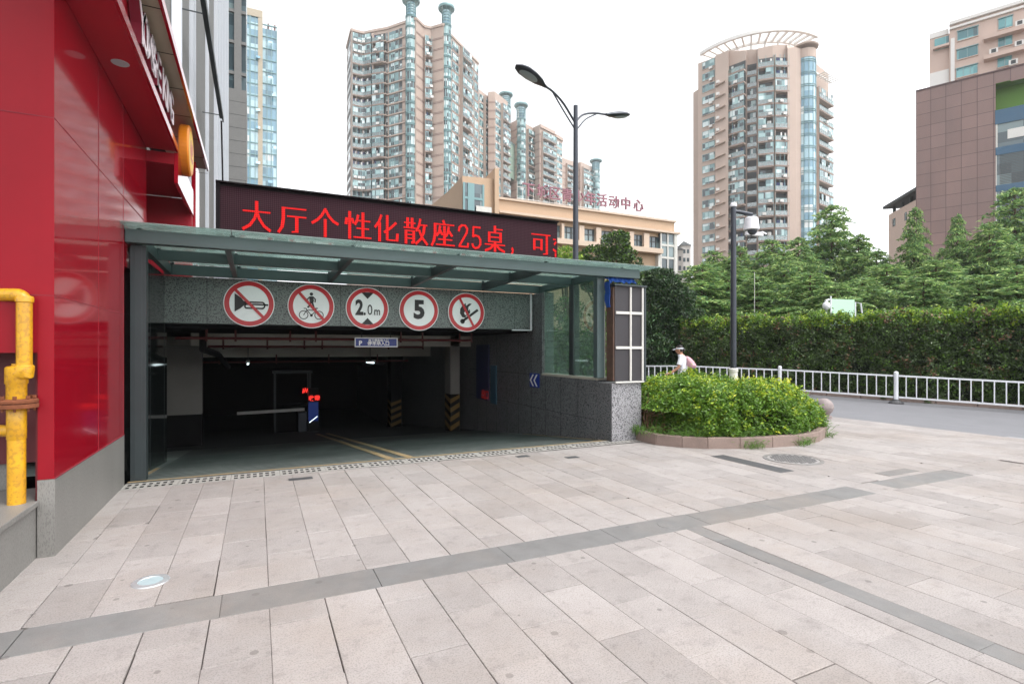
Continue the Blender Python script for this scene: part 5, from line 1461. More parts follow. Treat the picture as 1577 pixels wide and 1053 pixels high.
def clump_tree(name, lab, cat, centre, clumps, per, lsize, mats, mprob, trunk, group=None):
    t = thing(name, lab, cat, centre, group)
    Cs, Ds = [], []
    for (dx, dy, dz, r, fl_) in clumps:
        n = int(per * r * r)
        d = rng.normal(size=(n, 3)); d /= np.linalg.norm(d, axis=1, keepdims=True)
        rad = r * (1 - rng.exponential(.13, n)).clip(.15, 1.1) * (1 + .16 * np.sin(d[:, 0] * 5 + dx * 7) * np.cos(d[:, 2] * 6 + dz))
        q = d * rad[:, None] * np.array([1, 1, fl_]) + np.array([dx, dy, dz])
        Cs.append(q); Ds.append(d * .7 + rng.normal(size=(n, 3)) * .8 + np.array([0, 0, .25]))
    C = np.concatenate(Cs) + np.array(centre); D = np.concatenate(Ds); n = len(C)
    mi = rng.choice(len(mats), n, p=mprob)
    leaf_obj('crown', C, D, rng.uniform(lsize * .3, lsize * .5, n), rng.uniform(lsize * .8, lsize * 1.3, n), mats, mi, t)
    m = MB()
    tr = [(centre[0], centre[1], centre[2]), (centre[0] + .05, centre[1], centre[2] + trunk * .5), (centre[0], centre[1], centre[2] + trunk)]
    m.tube(tr, [.14, .11, .07], 8)
    for (dx, dy, dz, r, fl_) in clumps:
        m.tube([tr[1], (centre[0] + dx * .5, centre[1] + dy * .5, centre[2] + max(trunk * .5, dz * .75)), (centre[0] + dx, centre[1] + dy, centre[2] + dz)], [.06, .04, .015], 5)
    m.build('trunk', 'bark', t)
    return t
R3 = random.Random(9)
# dark layered shrub tree right of the board
p = w2(1012, 23.0)
cl = []
for (u, v, r) in ((1000, 432, .75), (1030, 430, .7), (1012, 445, .9), (985, 455, .7), (1045, 462, .75), (1010, 480, 1.0), (1052, 492, .7), (985, 500, .8), (1030, 515, .95), (1060, 520, .6), (1000, 535, .9), (1040, 550, .8), (985, 560, .8), (1015, 575, .8), (1055, 570, .6), (1020, 424, .5)):
    q = W(u, v, 23.0); cl.append((q[0] - p[0] + R3.gauss(0, .2), q[1] - p[1] + R3.gauss(0, .4), q[2], r * 1.05, .68))
clump_tree('layered_shrub_tree', 'dark green layered shrub tree beside the board box at the left end of the hedge', 'tree', (p[0], p[1], 0), cl, 4200, .15, ['leaf_dark', 'leaf_hedge', 'leaf_conifer_dark'], [.72, .16, .12], 3.0)
# round tree seen over the canopy
p = w2(935, 21.5)
cl = [(*(Vector(W(u, v, 21.5)) - Vector((p[0], p[1], 0))), r, .8) for u, v, r in ((945, 378, .62), (925, 392, .6), (962, 392, .55), (905, 402, .5), (978, 404, .35), (940, 405, .7), (950, 368, .35), (890, 410, .45), (930, 425, .9), (970, 425, .6))]
cl = [(a, b2 + R3.gauss(0, .3), c, d, e) for a, b2, c, d, e in cl]
clump_tree('round_tree', 'round bushy green tree showing over the right end of the glass canopy', 'tree', (p[0], p[1], 0), cl, 2600, .15, ['leaf_hedge', 'leaf_bush', 'leaf_dark'], [.5, .25, .25], 4.4)
p = w2(872, 20.5)
cl = [(*(Vector(W(u, v, 20.5)) - Vector((p[0], p[1], 0))), r, .8) for u, v, r in ((872, 392, .42), (862, 402, .4), (885, 400, .35), (875, 415, .6))]
clump_tree('yellowish_tree', 'small yellowish green tree between the display board end and the street lamp', 'tree', (p[0], p[1], 0), cl, 2600, .13, ['leaf_bush', 'leaf_young'], [.6, .4], 4.0)
# garden bushes beyond the side glass
for (u, v, Z, r, lab) in ((880, 520, 13.2, .7, 'green garden bush seen through the rear pane of the side glass'), (912, 545, 12.0, .55, 'light green low bush seen through the front pane of the side glass'), (865, 480, 16.5, .9, 'taller green bush beyond the side glass near the pilaster'), (925, 480, 15.5, .9, 'taller dark bush beyond the front pane of the side glass')):
    q = W(u, v, Z); 
    cl = [(R3.gauss(0, .3) * r, R3.gauss(0, .3) * r, q[2] * f_, r * (.9 - .3 * f_), .9) for f_ in (.4, .6, .8, 1.0)]
    clump_tree('garden_bush', lab, 'bush', (q[0], q[1], .05), cl, 1500, .12, ['leaf_hedge', 'leaf_bush', 'leaf_dark'], [.5, .25, .25], q[2] * .6, 'bushes beyond the side glass')

# ================================================================== PERSON walking past behind the planter
PZ = 14.6
pp = W(1052, 600, PZ)
hd = Vector((-_c, _s, 0)) * .92 + Vector((_s, _c, 0)) * .38; hd.normalize()      # walking to the left, a little away
lf = Vector((-hd.y, hd.x, 0))                                               # the person's left
t = thing('person', 'person in white top and visor cap walking left behind the planter with shoulder bag', 'person', (pp[0], pp[1], 0))
O = Vector((pp[0], pp[1], 0))
def Pq(f_, l_, z): return O + hd * f_ + lf * l_ + Vector((0, 0, z))
S = 1.68 / 1.7
def skinned(name, verts, edges, radii, mt, parent, sub=1):
    me = bpy.data.meshes.new(name); off = origin(parent)
    me.from_pydata([tuple(Vector(v) - off) for v in verts], edges, [])
    me.materials.append(MATS[mt]); o = bpy.data.objects.new(name, me); COL.objects.link(o); o.parent = parent
    md = o.modifiers.new('skin', 'SKIN'); md.use_smooth_shade = True
    for i, r in enumerate(radii):
        sv = me.skin_vertices[0].data[i]; sv.radius = (r if isinstance(r, tuple) else (r, r)); sv.use_root = (i == 0)
    sb = o.modifiers.new('sub', 'SUBSURF'); sb.levels = sub; sb.render_levels = sub
    return o
V = [Pq(0, 0, .92), Pq(.02, 0, 1.15), Pq(.03, 0, 1.36), Pq(.05, 0, 1.47), Pq(.07, 0, 1.53),
     Pq(.02, .09, .88), Pq(.18, .09, .48), Pq(.10, .09, .09), Pq(.26, .09, .04),
     Pq(-.02, -.09, .88), Pq(-.10, -.09, .48), Pq(-.34, -.09, .14), Pq(-.22, -.09, .05),
     Pq(.03, .17, 1.40), Pq(.10, .22, 1.13), Pq(.30, .22, .98), Pq(.38, .21, .95),
     Pq(.02, -.17, 1.40), Pq(-.03, -.21, 1.14), Pq(.06, -.22, .92), Pq(.09, -.22, .85)]
E_ = [(0, 1), (1, 2), (2, 3), (3, 4), (0, 5), (5, 6), (6, 7), (7, 8), (0, 9), (9, 10), (10, 11), (11, 12), (2, 13), (13, 14), (14, 15), (15, 16), (2, 17), (17, 18), (18, 19), (19, 20)]
Rr = [(.12, .09), (.11, .08), (.11, .08), .06, .052, .085, .058, .042, .035, .085, .058, .042, .035, .05, .042, .032, .036, .05, .042, .032, .036]
# fingers, five to each hand
for hb, sgn in ((16, 1), (20, -1)):
    b0 = V[hb]; dirh = (V[hb] - V[hb - 1]).normalized()
    for k in range(5):
        off_ = lf * (.028 - .014 * k) if k < 4 else hd * .03 * 1 + lf * .01
        a = b0 + off_ + dirh * (.03 if k < 4 else 0); L = (.075, .085, .08, .06, .05)[k]
        b2 = a + dirh * L * .6; c2 = b2 + dirh * L * .35 + Vector((0, 0, -.012))
        i0 = len(V); V += [a, b2, c2]; E_ += [(hb, i0), (i0, i0 + 1), (i0 + 1, i0 + 2)]; Rr += [.010, .009, .007]
skinned('body', V, E_, Rr, 'skin', t, 2)
hc_ = Pq(.10, 0, 1.605)
def ell(mb, c0, a, b2, h, f_shape=None, n=20, m_=12, zlo=-1.0, zhi=1.0):
    P = []
    for i in range(m_ + 1):
        zz_ = zlo + (zhi - zlo) * i / m_; rr_ = sqrt(max(0, 1 - zz_ * zz_))
        for k in range(n):
            an = 2 * pi * k / n; ff, ll = cos(an) * rr_, sin(an) * rr_
            q = c0 + hd * (a * ff) + lf * (b2 * ll) + Vector((0, 0, h * zz_))
            if f_shape: q = f_shape(q, ff, ll, zz_)
            P.append(tuple(q))
    mb.raw(P, [(i * n + k, i * n + (k + 1) % n, (i + 1) * n + (k + 1) % n, (i + 1) * n + k) for i in range(m_) for k in range(n)])
m = MB()
def face_shape(q, ff, ll, z_):
    if ff > .75 and abs(ll) < .3: q = q + hd * (.022 * max(0, 1 - abs(z_ + .12) / .25))    # nose
    if z_ < -.3: q = q + hd * (.012 * ff) - lf * (.02 * ll)
    return q
ell(m, hc_, .093, .075, .118, face_shape, 24, 16)
for s_ in (1, -1): ell(m, hc_ + lf * .076 * s_ - hd * .005 + Vector((0, 0, -.01)), .025, .012, .035, None, 8, 6)
o = m.build('head', 'skin', t, smooth=True)
m = MB()
for s_ in (1, -1): ell(m, hc_ + hd * .078 + lf * .03 * s_ + Vector((0, 0, .0)), .012, .014, .009, None, 8, 6)
ell(m, hc_ + hd * .086 + Vector((0, 0, -.062)), .008, .026, .008, None, 8, 6); m.build('eyes_and_mouth', 'hair', o)
m = MB(); ell(m, hc_ + Vector((0, 0, .018)) - hd * .018, .098, .084, .118, None, 22, 10, -.55, 1.0); ell(m, hc_ - hd * .12 + Vector((0, 0, .0)), .04, .04, .045, None, 10, 8); m.build('hair', 'hair', t, smooth=True)
m = MB(); ell(m, hc_ + Vector((0, 0, .035)) - hd * .01, .107, .09, .05, None, 22, 4, -.4, .4)
m.raw([tuple(hc_ + hd * (.09 + .10 * f_ * cos(a)) + lf * (.092 * sin(a)) + Vector((0, 0, .035 - .03 * f_))) for f_ in (0, 1) for a in [(-pi / 2) + pi * k / 10 for k in range(11)]], [(k, k + 1, 12 + k, 11 + k) for k in range(10)])
m.build('visor', 'cloth_white', t)
m = MB(); prof = [(.80, .155, .115), (.95, .165, .12), (1.12, .15, .108), (1.30, .172, .118), (1.40, .17, .105), (1.455, .11, .08), (1.48, .07, .065)]
n = 24; P = []
for z, a, b2 in prof:
    for k in range(n):
        an = 2 * pi * k / n; wv = 1 + .02 * sin(an * 5 + z * 9)
        P.append(tuple(Pq(.02 + (.04 if z > 1.4 else 0) + b2 * cos(an) * wv, a * sin(an) * wv, z)))
m.raw(P, [(i * n + k, i * n + (k + 1) % n, (i + 1) * n + (k + 1) % n, (i + 1) * n + k) for i in range(len(prof) - 1) for k in range(n)])
m.tube([Pq(.03, .12, 1.42), Pq(.06, .195, 1.30), Pq(.085, .215, 1.20)], [.07, .066, .068], 14, caps=False); m.tube([Pq(.02, -.12, 1.42), Pq(0, -.19, 1.30), Pq(-.02, -.205, 1.20)], [.07, .066, .068], 14, caps=False)
m.build('top', 'cloth_white', t, smooth=True)
skinned('trousers', [Pq(0, 0, .93), Pq(.02, .09, .84), Pq(.18, .09, .48), Pq(.11, .09, .14), Pq(-.02, -.09, .84), Pq(-.10, -.09, .48), Pq(-.32, -.09, .18)], [(0, 1), (1, 2), (2, 3), (0, 4), (4, 5), (5, 6)], [(.165, .125), .105, .075, .06, .105, .075, .06], 'cloth_navy', t)
t = thing('shoulder_bag', 'pinkish bag above a navy one hanging behind the shoulder of the walking person', 'bag', tuple(Pq(-.2, -.05, 1.1)))
m = MB(); n = 18; P = []
for z, a, b2, sh in ((1.43, .04, .05, -.08), (1.39, .09, .07, -.12), (1.29, .13, .10, -.18), (1.18, .15, .13, -.22), (1.12, .11, .11, -.22), (1.10, .03, .03, -.21)):
    for k in range(n):
        an = 2 * pi * k / n; wv = 1 + .06 * sin(an * 4 + z * 20); P.append(tuple(Pq(sh + b2 * cos(an) * wv, -.04 + a * sin(an) * wv, z)))
m.raw(P, [(i * n + k, i * n + (k + 1) % n, (i + 1) * n + (k + 1) % n, (i + 1) * n + k) for i in range(5) for k in range(n)]); m.build('pink_bag', 'cloth_pink', t, smooth=True)
m = MB(); P = []
for z, a, b2 in ((1.14, .11, .08), (1.02, .14, .10), (.82, .14, .10), (.78, .05, .05)):
    for k in range(n):
        an = 2 * pi * k / n; P.append(tuple(Pq(-.22 + b2 * cos(an), -.05 + a * sin(an), z)))
m.raw(P, [(i * n + k, i * n + (k + 1) % n, (i + 1) * n + (k + 1) % n, (i + 1) * n + k) for i in range(3) for k in range(n)]); m.build('navy_bag', 'cloth_navy', t, smooth=True)
m = MB(); m.tube([Pq(-.14, -.1, 1.30), Pq(.0, -.13, 1.475), Pq(.10, -.11, 1.38)], .014, 6); m.build('strap', 'cloth_pink', t)
# ================================================================== DISTANT BUILDINGS
GZ = -.6
def facet_pts(H_, uv):
    """plan corners from photo columns and roofline rows, for a flat roof at height H_"""
    out = []
    for u, v in uv:
        Z = (H_ - CAMH) * FPX / (HV - v); out.append(w2(u, Z))
    return out
def opening(m, T, a0, a1, z0, h, kind, rnd, L=None):
    """one storey of one window bay; materials: 0 wall, 1 line, 2 dark, 3 pane, 4 frame, 5 rail glass"""
    w_ = a1 - a0
    if kind == 'win':
        m.box(a0, a1, -.02, .05, z0 + .75, z0 + h - .45, 3)
        n = max(2, int(w_ / 1.1))
        if rnd.random() < .35: x = a0 + w_ * rnd.uniform(.1, .6); m.box(x, x + .85, .17, .5, z0 + .1, z0 + .66, 6)
        for k in range(n + 1):
            x = a0 + w_ * k / n; m.box(x - .045, x + .045, .0, .09, z0 + .7, z0 + h - .4, 4)
        m.box(a0 - .05, a1 + .05, .0, .10, z0 + h - .45, z0 + h - .36, 4); m.box(a0 - .05, a1 + .05, .0, .16, z0 + .63, z0 + .75, 0)
    elif kind == 'tallwin':
        m.box(a0, a1, -.02, .05, z0 + .35, z0 + h - .35, 3)
        n = max(2, int(w_ / 1.0))
        for k in range(n + 1):
            x = a0 + w_ * k / n; m.box(x - .05, x + .05, .0, .10, z0 + .3, z0 + h - .3, 4)
        m.box(a0, a1, .0, .09, z0 + 1.1, z0 + 1.2, 4)
    elif kind in ('balc_open', 'balc_glazed', 'balc_half'):
        dp = 1.25
        m.box(a0, a1, .0, .04, z0 + .15, z0 + h - .25, 2)  # dark plate, shade of the balcony back put into colour
        m.box(a0 - .05, a1 + .05, .0, dp, z0 - .12, z0 + .22, 0)
        m.box(a0 - .05, a1 + .05, dp + .002, dp + .05, z0 + .05, z0 + .14, 1)
        m.box(a0, a1, dp - .10, dp - .05, z0 + .225, z0 + 1.15, 5)
        n = max(2, int(w_ / 1.1))
        for k in range(n + 1):
            x = a0 + w_ * k / n; m.box(x - .04, x + .04, dp - .12, dp - .03, z0 + .225, z0 + 1.2, 4)
        m.box(a0, a1, dp - .13, dp - .02, z0 + 1.15, z0 + 1.23, 4)
        if kind != 'balc_open':
            for k in range(n):
                if kind == 'balc_half' and rnd.random() < .45: continue
                x0, x1 = a0 + w_ * k / n, a0 + w_ * (k + 1) / n
                m.box(x0 + .05, x1 - .05, dp - .10, dp - .06, z0 + 1.24, z0 + h - .2, 3)
            for k in range(n + 1):
                x = a0 + w_ * k / n; m.box(x - .04, x + .04, dp - .12, dp - .04, z0 + 1.24, z0 + h - .15, 4)
        elif rnd.random() < .6:
            m.box(a0 + w_ * .15, a0 + w_ * .5, .041, .08, z0 + .3, z0 + 2.3, 3)
        if rnd.random() < .5:                                        # washing on the balcony
            for q in range(rnd.randint(2, 5)):
                x = a0 + w_ * rnd.uniform(.1, .9); m.box(x, x + rnd.uniform(.25, .55), dp - .3, dp - .27, z0 + rnd.uniform(1.0, 1.3), z0 + rnd.uniform(1.9, 2.2), rnd.choice((6, 6, 7)))
        if rnd.random() < .4: x = a0 + w_ * rnd.uniform(.05, .8); m.box(x, x + .8, dp + .06, dp + .42, z0 + .25, z0 + .85, 6)   # air conditioner
        m.box(a0 - .05, a0 + .06, .041, dp - .2, z0 + .225, z0 + h - .13, 0)
    elif kind == 'recess':
        m.box(a0, a1, .0, .03, z0 + .2, z0 + h - .2, 2)  # flat dark plate, depth of the loggia shaded by colour alone
        m.box(a0, a1, .031, .06, z0 + .22, z0 + 1.15, 5)
        if rnd.random() < .5: m.box(a0 + w_ * .3, a0 + w_ * .9, .031, .055, z0 + 1.2, z0 + h - .4, 3)
TM = ['tower_pink', 'tower_pink_line', 'tower_dark', 'pane_teal', 'tower_teal', 'rail_glass', 'tower_white', 'cloth_navy']
COUNT = {}
def bays(t, T, L, cols, zbot, ztop, pitch, seed, wallmat='tower_pink', nametype=None, first=0.0):
    """cols: list of (kind, fraction0, fraction1); storeys counted downward from ztop; the parts are copies that share meshes"""
    rnd = random.Random(seed)
    for ci, (kind, f0, f1) in enumerate(cols):
        vs = {'balc': ['balc_open', 'balc_glazed', 'balc_half', 'balc_half', 'balc_open', 'balc_half', 'balc_glazed'], 'win': ['win', 'win', 'win'], 'tallwin': ['tallwin', 'tallwin', 'tallwin'], 'recess': ['recess'] * 4}[kind]
        nm = {'balc': 'balcony', 'win': 'window', 'tallwin': 'window', 'recess': 'loggia'}[kind]
        z = ztop - pitch - first; protos = {}; rest = None
        while z > zbot:
            vi = rnd.randrange(len(vs)); key = (t.name, nm); c_ = COUNT.get(key, 0)
            if c_ < 98:
                if vi not in protos:
                    m = MB(T); opening(m, T, L * f0, L * f1, z, pitch, vs[vi], rnd); o = m.build(nm, TM if wallmat == 'tower_pink' else [wallmat] + TM[1:], t, recalc=False); protos[vi] = (o, z)
                else:
                    o, z0 = protos[vi]; copy_part(o, 0, 0, z - z0)
                COUNT[key] = c_ + 1
            else:
                if rest is None: rest = MB(T)
                opening(rest, T, L * f0, L * f1, z, pitch, vs[vi], rnd)
            z -= pitch
        if rest is not None:
            o = rest.build(nm, TM if wallmat == 'tower_pink' else [wallmat] + TM[1:], t, recalc=False); o['kind'] = 'stuff'
def bandlines(t, segs, zbot, ztop, pitch, name='floor_bands', mt=('tower_pink_line', 'tower_pink'), proud=.10):
    for T, L in segs:
        m = MB(T); z = ztop - pitch
        m.box(0, L, .0, proud * .5, z - .02, z + .10, 0); m.box(0, L, .0, proud * .45, z + .34, z + .42, 0)
        o = m.build('floor_band', list(mt), t, recalc=False); z -= pitch; dz = -pitch
        while z > zbot: copy_part(o, 0, 0, dz); z -= pitch; dz -= pitch
def turret(t, cx0, cy0, r, zbot, ztop, pitch, cap, capr=1.6, a=(0, 2 * pi)):
    """round glazed stair bay with rings, carrying a flared open lantern on the roof"""
    m = MB(); m.lathe(cx0, cy0, [(r, zbot), (r, ztop)], 18); m.build('round_bay', 'pane_teal', t)
    m = MB(); z = ztop - .4
    while z > zbot:
        m.lathe(cx0, cy0, [(r + .02, z - .30), (r + .2, z - .27), (r + .2, z - .15), (r + .04, z - .14), (r + .04, z + .12), (r + .2, z + .13), (r + .2, z + .25), (r + .02, z + .28)], 18); z -= pitch
    for k in range(9):
        an = 2 * pi * k / 9; m.box(cx0 + (r + .02) * cos(an) - .07, cx0 + (r + .02) * cos(an) + .07, cy0 + (r + .02) * sin(an) - .07, cy0 + (r + .02) * sin(an) + .07, zbot, ztop)
    m.build('bay_rings', 'tower_teal', t)
    if cap:
        h = cap
        m = MB(); m.lathe(cx0, cy0, [(r * .9, ztop), (r * .9, ztop + h * .75)], 16); o = m.build('lantern', 'pane_blue', t)
        m = MB()
        for k in range(10):
            an = 2 * pi * k / 10; m.tube([(cx0 + r * cos(an), cy0 + r * sin(an), ztop), (cx0 + r * cos(an), cy0 + r * sin(an), ztop + h * .62), (cx0 + r * capr * .95 * cos(an), cy0 + r * capr * .95 * sin(an), ztop + h * .9)], .10, 5)
        for q in (.15, .3, .45, .6): m.lathe(cx0, cy0, [(r * .93, ztop + h * q), (r * 1.05, ztop + h * q), (r * 1.05, ztop + h * q + .18), (r * .93, ztop + h * q + .18)], 16)
        m.lathe(cx0, cy0, [(0, ztop + h * .88), (r * capr, ztop + h * .86), (r * capr * 1.03, ztop + h * .92), (r * capr, ztop + h), (r * capr * .8, ztop + h), (r * capr * .78, ztop + h * .93), (0, ztop + h * .93)], 24)
        m.build('lantern_frame', 'tower_teal', o)

HP = 91.5; FP = 2.93
def block(name, lab, uv, back, H_=HP, group='pink apartment blocks of the far row'):
    P = facet_pts(H_, uv); base = P[0]
    t = thing(name, lab, 'apartment block', (base[0], base[1], GZ), group)
    Pb = [w2(u, Z) for u, Z in back]
    m = MB(); m.prism(P + Pb, GZ, H_); m.build('walls', 'tower_pink', t)
    return t, P
# --- nearest block
uv = [(534, 73), (541, 45), (548.5, 47.5), (561, 50.3), (575, 47), (597, 43), (624.5, 33.5), (641, 28), (653, 40), (664, 42.5), (683, 37), (693, 52), (737, 97)]
t, P = block('apartment_block', 'nearest and tallest pink apartment block, with two turrets on its roof', uv, [(735, 195), (560, 190)])
seg = {}
for i in range(len(P) - 1): seg[i] = frame(P[i], P[i + 1])
zb = 27.0
bays(t, *seg[0], [('recess', .15, .85)], zb, HP - .8, FP, 1)
bays(t, *seg[1], [('balc', .05, 1.0)], zb, HP - 1.2, FP, 2)
bays(t, *seg[2], [('balc', .0, 1.0)], zb, HP - 1.2, FP, 2)
bays(t, *seg[3], [('balc', .0, .98)], zb, HP - 1.2, FP, 2)
bays(t, *seg[4], [('balc', .06, .86), ('recess', .9, 1.0)], zb, HP - 1.2, FP, 5)
bays(t, *seg[5], [('tallwin', .1, .62), ('recess', .65, .82)], zb, HP - 1.2, FP, 6)
bays(t, *seg[8], [('balc', .05, .98)], zb, HP - 3, FP, 7)
bays(t, *seg[11], [('tallwin', .06, .27), ('balc', .32, .62), ('win', .66, .80), ('tallwin', .84, .98)], zb, HP - 1, FP, 8)
bandlines(t, [seg[i] for i in (7, 9, 11, 5)], zb, HP - 1, FP)
m = MB()
for i in range(12):
    m.T = seg[i][0]; m.box(0, seg[i][1], -.2, .28, HP - .55, HP + .1)
m.build('parapet', 'tower_pink', t, recalc=False)
m = MB(); z = HP - 1.2 - FP
for i in (1, 2, 3, 4, 5): m.T = seg[i][0]; m.box(0, seg[i][1], .0, 1.0 if i < 5 else .35, z - .2, z + .12)
o = m.build('floor_slab', 'tower_pink', t, recalc=False); dz = -FP
while z + dz > zb: copy_part(o, 0, 0, dz); dz -= FP
c0 = w2(633, 145.6); turret(t, c0[0], c0[1], 1.35, 25, HP + 1.0, FP, 4.5, 1.75)
c0 = w2(687.5, 148.6); turret(t, c0[0], c0[1], 1.25, 25, HP + .5, FP, 4.9, 1.8)
# --- second block
uv = [(737, 137), (751, 148), (752, 141.5), (762, 141), (783, 158)]
t, P = block('apartment_block', 'second pink apartment block of the row, half hidden behind the nearest one', uv, [(783, 225), (745, 225)])
for i in range(4): seg[i] = frame(P[i], P[i + 1])
bays(t, *seg[0], [('tallwin', .08, .48), ('balc', .52, .95)], zb, HP - 1, FP, 11)
bays(t, *seg[3], [('tallwin', .05, .40), ('balc', .42, .96)], zb, HP - 2.5, FP, 12)
bandlines(t, [seg[2], seg[3]], zb, HP - 1, FP)
c0 = w2(779, 195); turret(t, c0[0], c0[1], 1.7, HP - 8, HP - 1, FP, 4.5, 1.5)
# --- connector with the dark gateway
t = thing('link_building', 'grey green link between the second and third pink blocks with a dark gateway', 'building', (*w2(781, 205), GZ))
T, L = frame(w2(780, 203), w2(797, 212)); Zm = 205
zt_, zd = W(785, 218, Zm)[2], W(785, 272, Zm)[2]
mat('grey_green', lin(136, 156, 140), .6, var=.08, scale=.3)
m = MB(T); m.box(0, L, -6, 0, zd, zt_); m.build('link_wall', 'grey_green', t)
m = MB(T); m.box(0, L, -6, -3, GZ, zd - .05); m.build('gateway_shade_block', 'tower_dark', t)  # solid dark block, the opening's shade is its colour
m = MB(T)
z = zd + 3
while z < zt_: m.box(0, L, .001, .06, z, z + .12); z += 5
m.box(0, L, -.3, .15, zt_ + .01, zt_ + .4); m.build('joints', 'tower_teal', t)
# --- third block
uv = [(781.5, 192), (797, 184), (809, 190), (821, 197), (822, 196), (831, 192), (854, 203.5), (855, 207), (866.5, 214)]
t, P = block('apartment_block', 'third pink apartment block of the row, with one turret, left of the lamp pole', uv, [(866, 250), (790, 245)])
for i in range(8): seg[i] = frame(P[i], P[i + 1])
bays(t, *seg[2], [('balc', .15, .95)], 24, HP - 2, FP, 21)
bays(t, *seg[5], [('balc', .10, .98)], 24, HP - 2.5, FP, 22)
bays(t, *seg[7], [('recess', .02, .18), ('tallwin', .25, .9)], 24, HP - 2, FP, 23)
bandlines(t, [seg[0], seg[4], seg[5]], 24, HP - 1, FP)
c0 = w2(802.5, 209); turret(t, c0[0], c0[1], 1.75, 22, HP + .5, FP, 5.6, 1.55)
m = MB()
for i in (5, 7): m.T = seg[i][0]; m.box(0, seg[i][1], -.2, .5, HP - 1.2, HP + .1)
m.build('parapet', 'tower_pink', t, recalc=False)
# --- fourth block
uv = [(866, 243), (884, 249), (890, 251), (894, 249), (914, 258)]
t, P = block('apartment_block', 'farthest pink apartment block of the row, right of the street lamp pole', uv, [(914, 290), (870, 290)])
for i in range(4): seg[i] = frame(P[i], P[i + 1])
bays(t, *seg[0], [('balc', .3, .9)], 24, HP - 2, FP, 31); bays(t, *seg[3], [('balc', .1, .95)], 24, HP - 2, FP, 32)
bandlines(t, [seg[0], seg[2]], 24, HP - 1, FP)
c0 = w2(917.5, 262); turret(t, c0[0], c0[1], 1.9, 22, HP - 1.5, FP, 4.6, 1.6)

# --- round fronted tower
HR = 75.0; FR = 2.93; ZT = 132.0
pt = lambda u, Z: w2(u, Z)
t = thing('round_fronted_tower', 'round fronted pink apartment tower under a curved white roof pergola', 'apartment block', (*w2(1170, 132), GZ))
A = [pt(1075, 137), pt(1101, 133.5), pt(1102, 131.5), pt(1121.5, 129.5), pt(1122, 131.5), pt(1149, 128.5), pt(1150, 131), pt(1166, 130), pt(1167, 127.5), pt(1190, 126.5), pt(1211, 126.8), pt(1213, 125.5), pt(1225.5, 126), pt(1252, 129.5), pt(1254, 133), pt(1276, 138)]
hv_ = [98, 89, 86, 78, 79, 79, 77, 76, 75, 70, 69, 75, 73, 80, 96, 114]
hr = [CAMH + (HV - v) * Z / FPX for v, Z in zip(hv_, (137, 133.5, 131.5, 129.5, 131.5, 128.5, 131, 130, 127.5, 126.5, 126.8, 125.5, 126, 129.5, 133, 138))]
m = MB(); m.prism(A + [pt(1272, 165), pt(1085, 165)], GZ, hr + [69, 76]); m.build('walls', 'tower_pink', t, recalc=True)
m = MB(); m.prism([pt(1067.5, 142), pt(1076, 140), pt(1080, 160), pt(1072, 160)], GZ, 70); m.build('side_wing', 'tower_pink', t)
S_ = lambda i: frame(A[i], A[i + 1])
zb = 14
bays(t, *S_(0), [('win', .28, .98)], zb, 75.0, FR, 41)
m = MB(); T, L = S_(2)
m.T = T; z = 75.0 - 3 * FR
while z > zb:
    m.raw([(0, .0, z), (L * .8, .0, z + .55), (L * .8, .75, z + .55), (0, .75, z), (0, .0, z + .2), (L * .8, .0, z + .75), (L * .8, .75, z + .75), (0, .75, z + .2)], [(0, 1, 2, 3), (4, 5, 6, 7), (3, 2, 6, 7), (0, 3, 7, 4), (1, 2, 6, 5)], 0); z -= FR
m.T = None; m.build('sloping_ledges', 'tower_pink', t, recalc=False)
bays(t, *S_(4), [('balc', .02, .98)], zb, 71.6, FR, 43)
bays(t, *S_(6), [('recess', .05, .95)], zb, 71.6, FR, 44)
bays(t, *S_(8), [('balc', .0, 1.0)], zb, 71.2, FR, 45)
bays(t, *S_(9), [('balc', .0, .98)], zb, 71.2, FR, 45)
bays(t, *S_(14), [('balc', .02, 1.0)], zb, 67.0, FR, 47)
# glazed round corner bay
cxr, cyr = pt(1239.5, 128.6)
m = MB(); m.lathe(cxr, cyr, [(2.35, zb - 10), (2.35, 71.0)], 28); m.build('round_bay', 'pane_blue', t)
m = MB(); z = 70.4
while z > zb - 8:
    m.lathe(cxr, cyr, [(2.36, z - .42), (2.48, z - .40), (2.48, z - .30), (2.36, z - .29)], 28); m.lathe(cxr, cyr, [(2.36, z + .02), (2.48, z + .03), (2.48, z + .13), (2.36, z + .14)], 28); z -= FR
for k in range(14):
    an = 2 * pi * k / 14 + .1; m.box(cxr + 2.36 * cos(an) - .06, cxr + 2.36 * cos(an) + .06, cyr + 2.36 * sin(an) - .06, cyr + 2.36 * sin(an) + .06, zb - 10, 71.0)
m.build('bay_rings', 'tower_teal', t)
m = MB(); m.lathe(cxr, cyr, [(2.0, 71.0), (2.42, 71.05), (2.42, 73.2), (2.2, 73.3)], 28); m.lathe(cxr - .2, cyr - .1, [(0, 73.9), (2.9, 73.9), (3.0, 74.2), (2.9, 74.3), (0, 74.3)], 28); m.build('bay_cap', 'tower_pink', t)
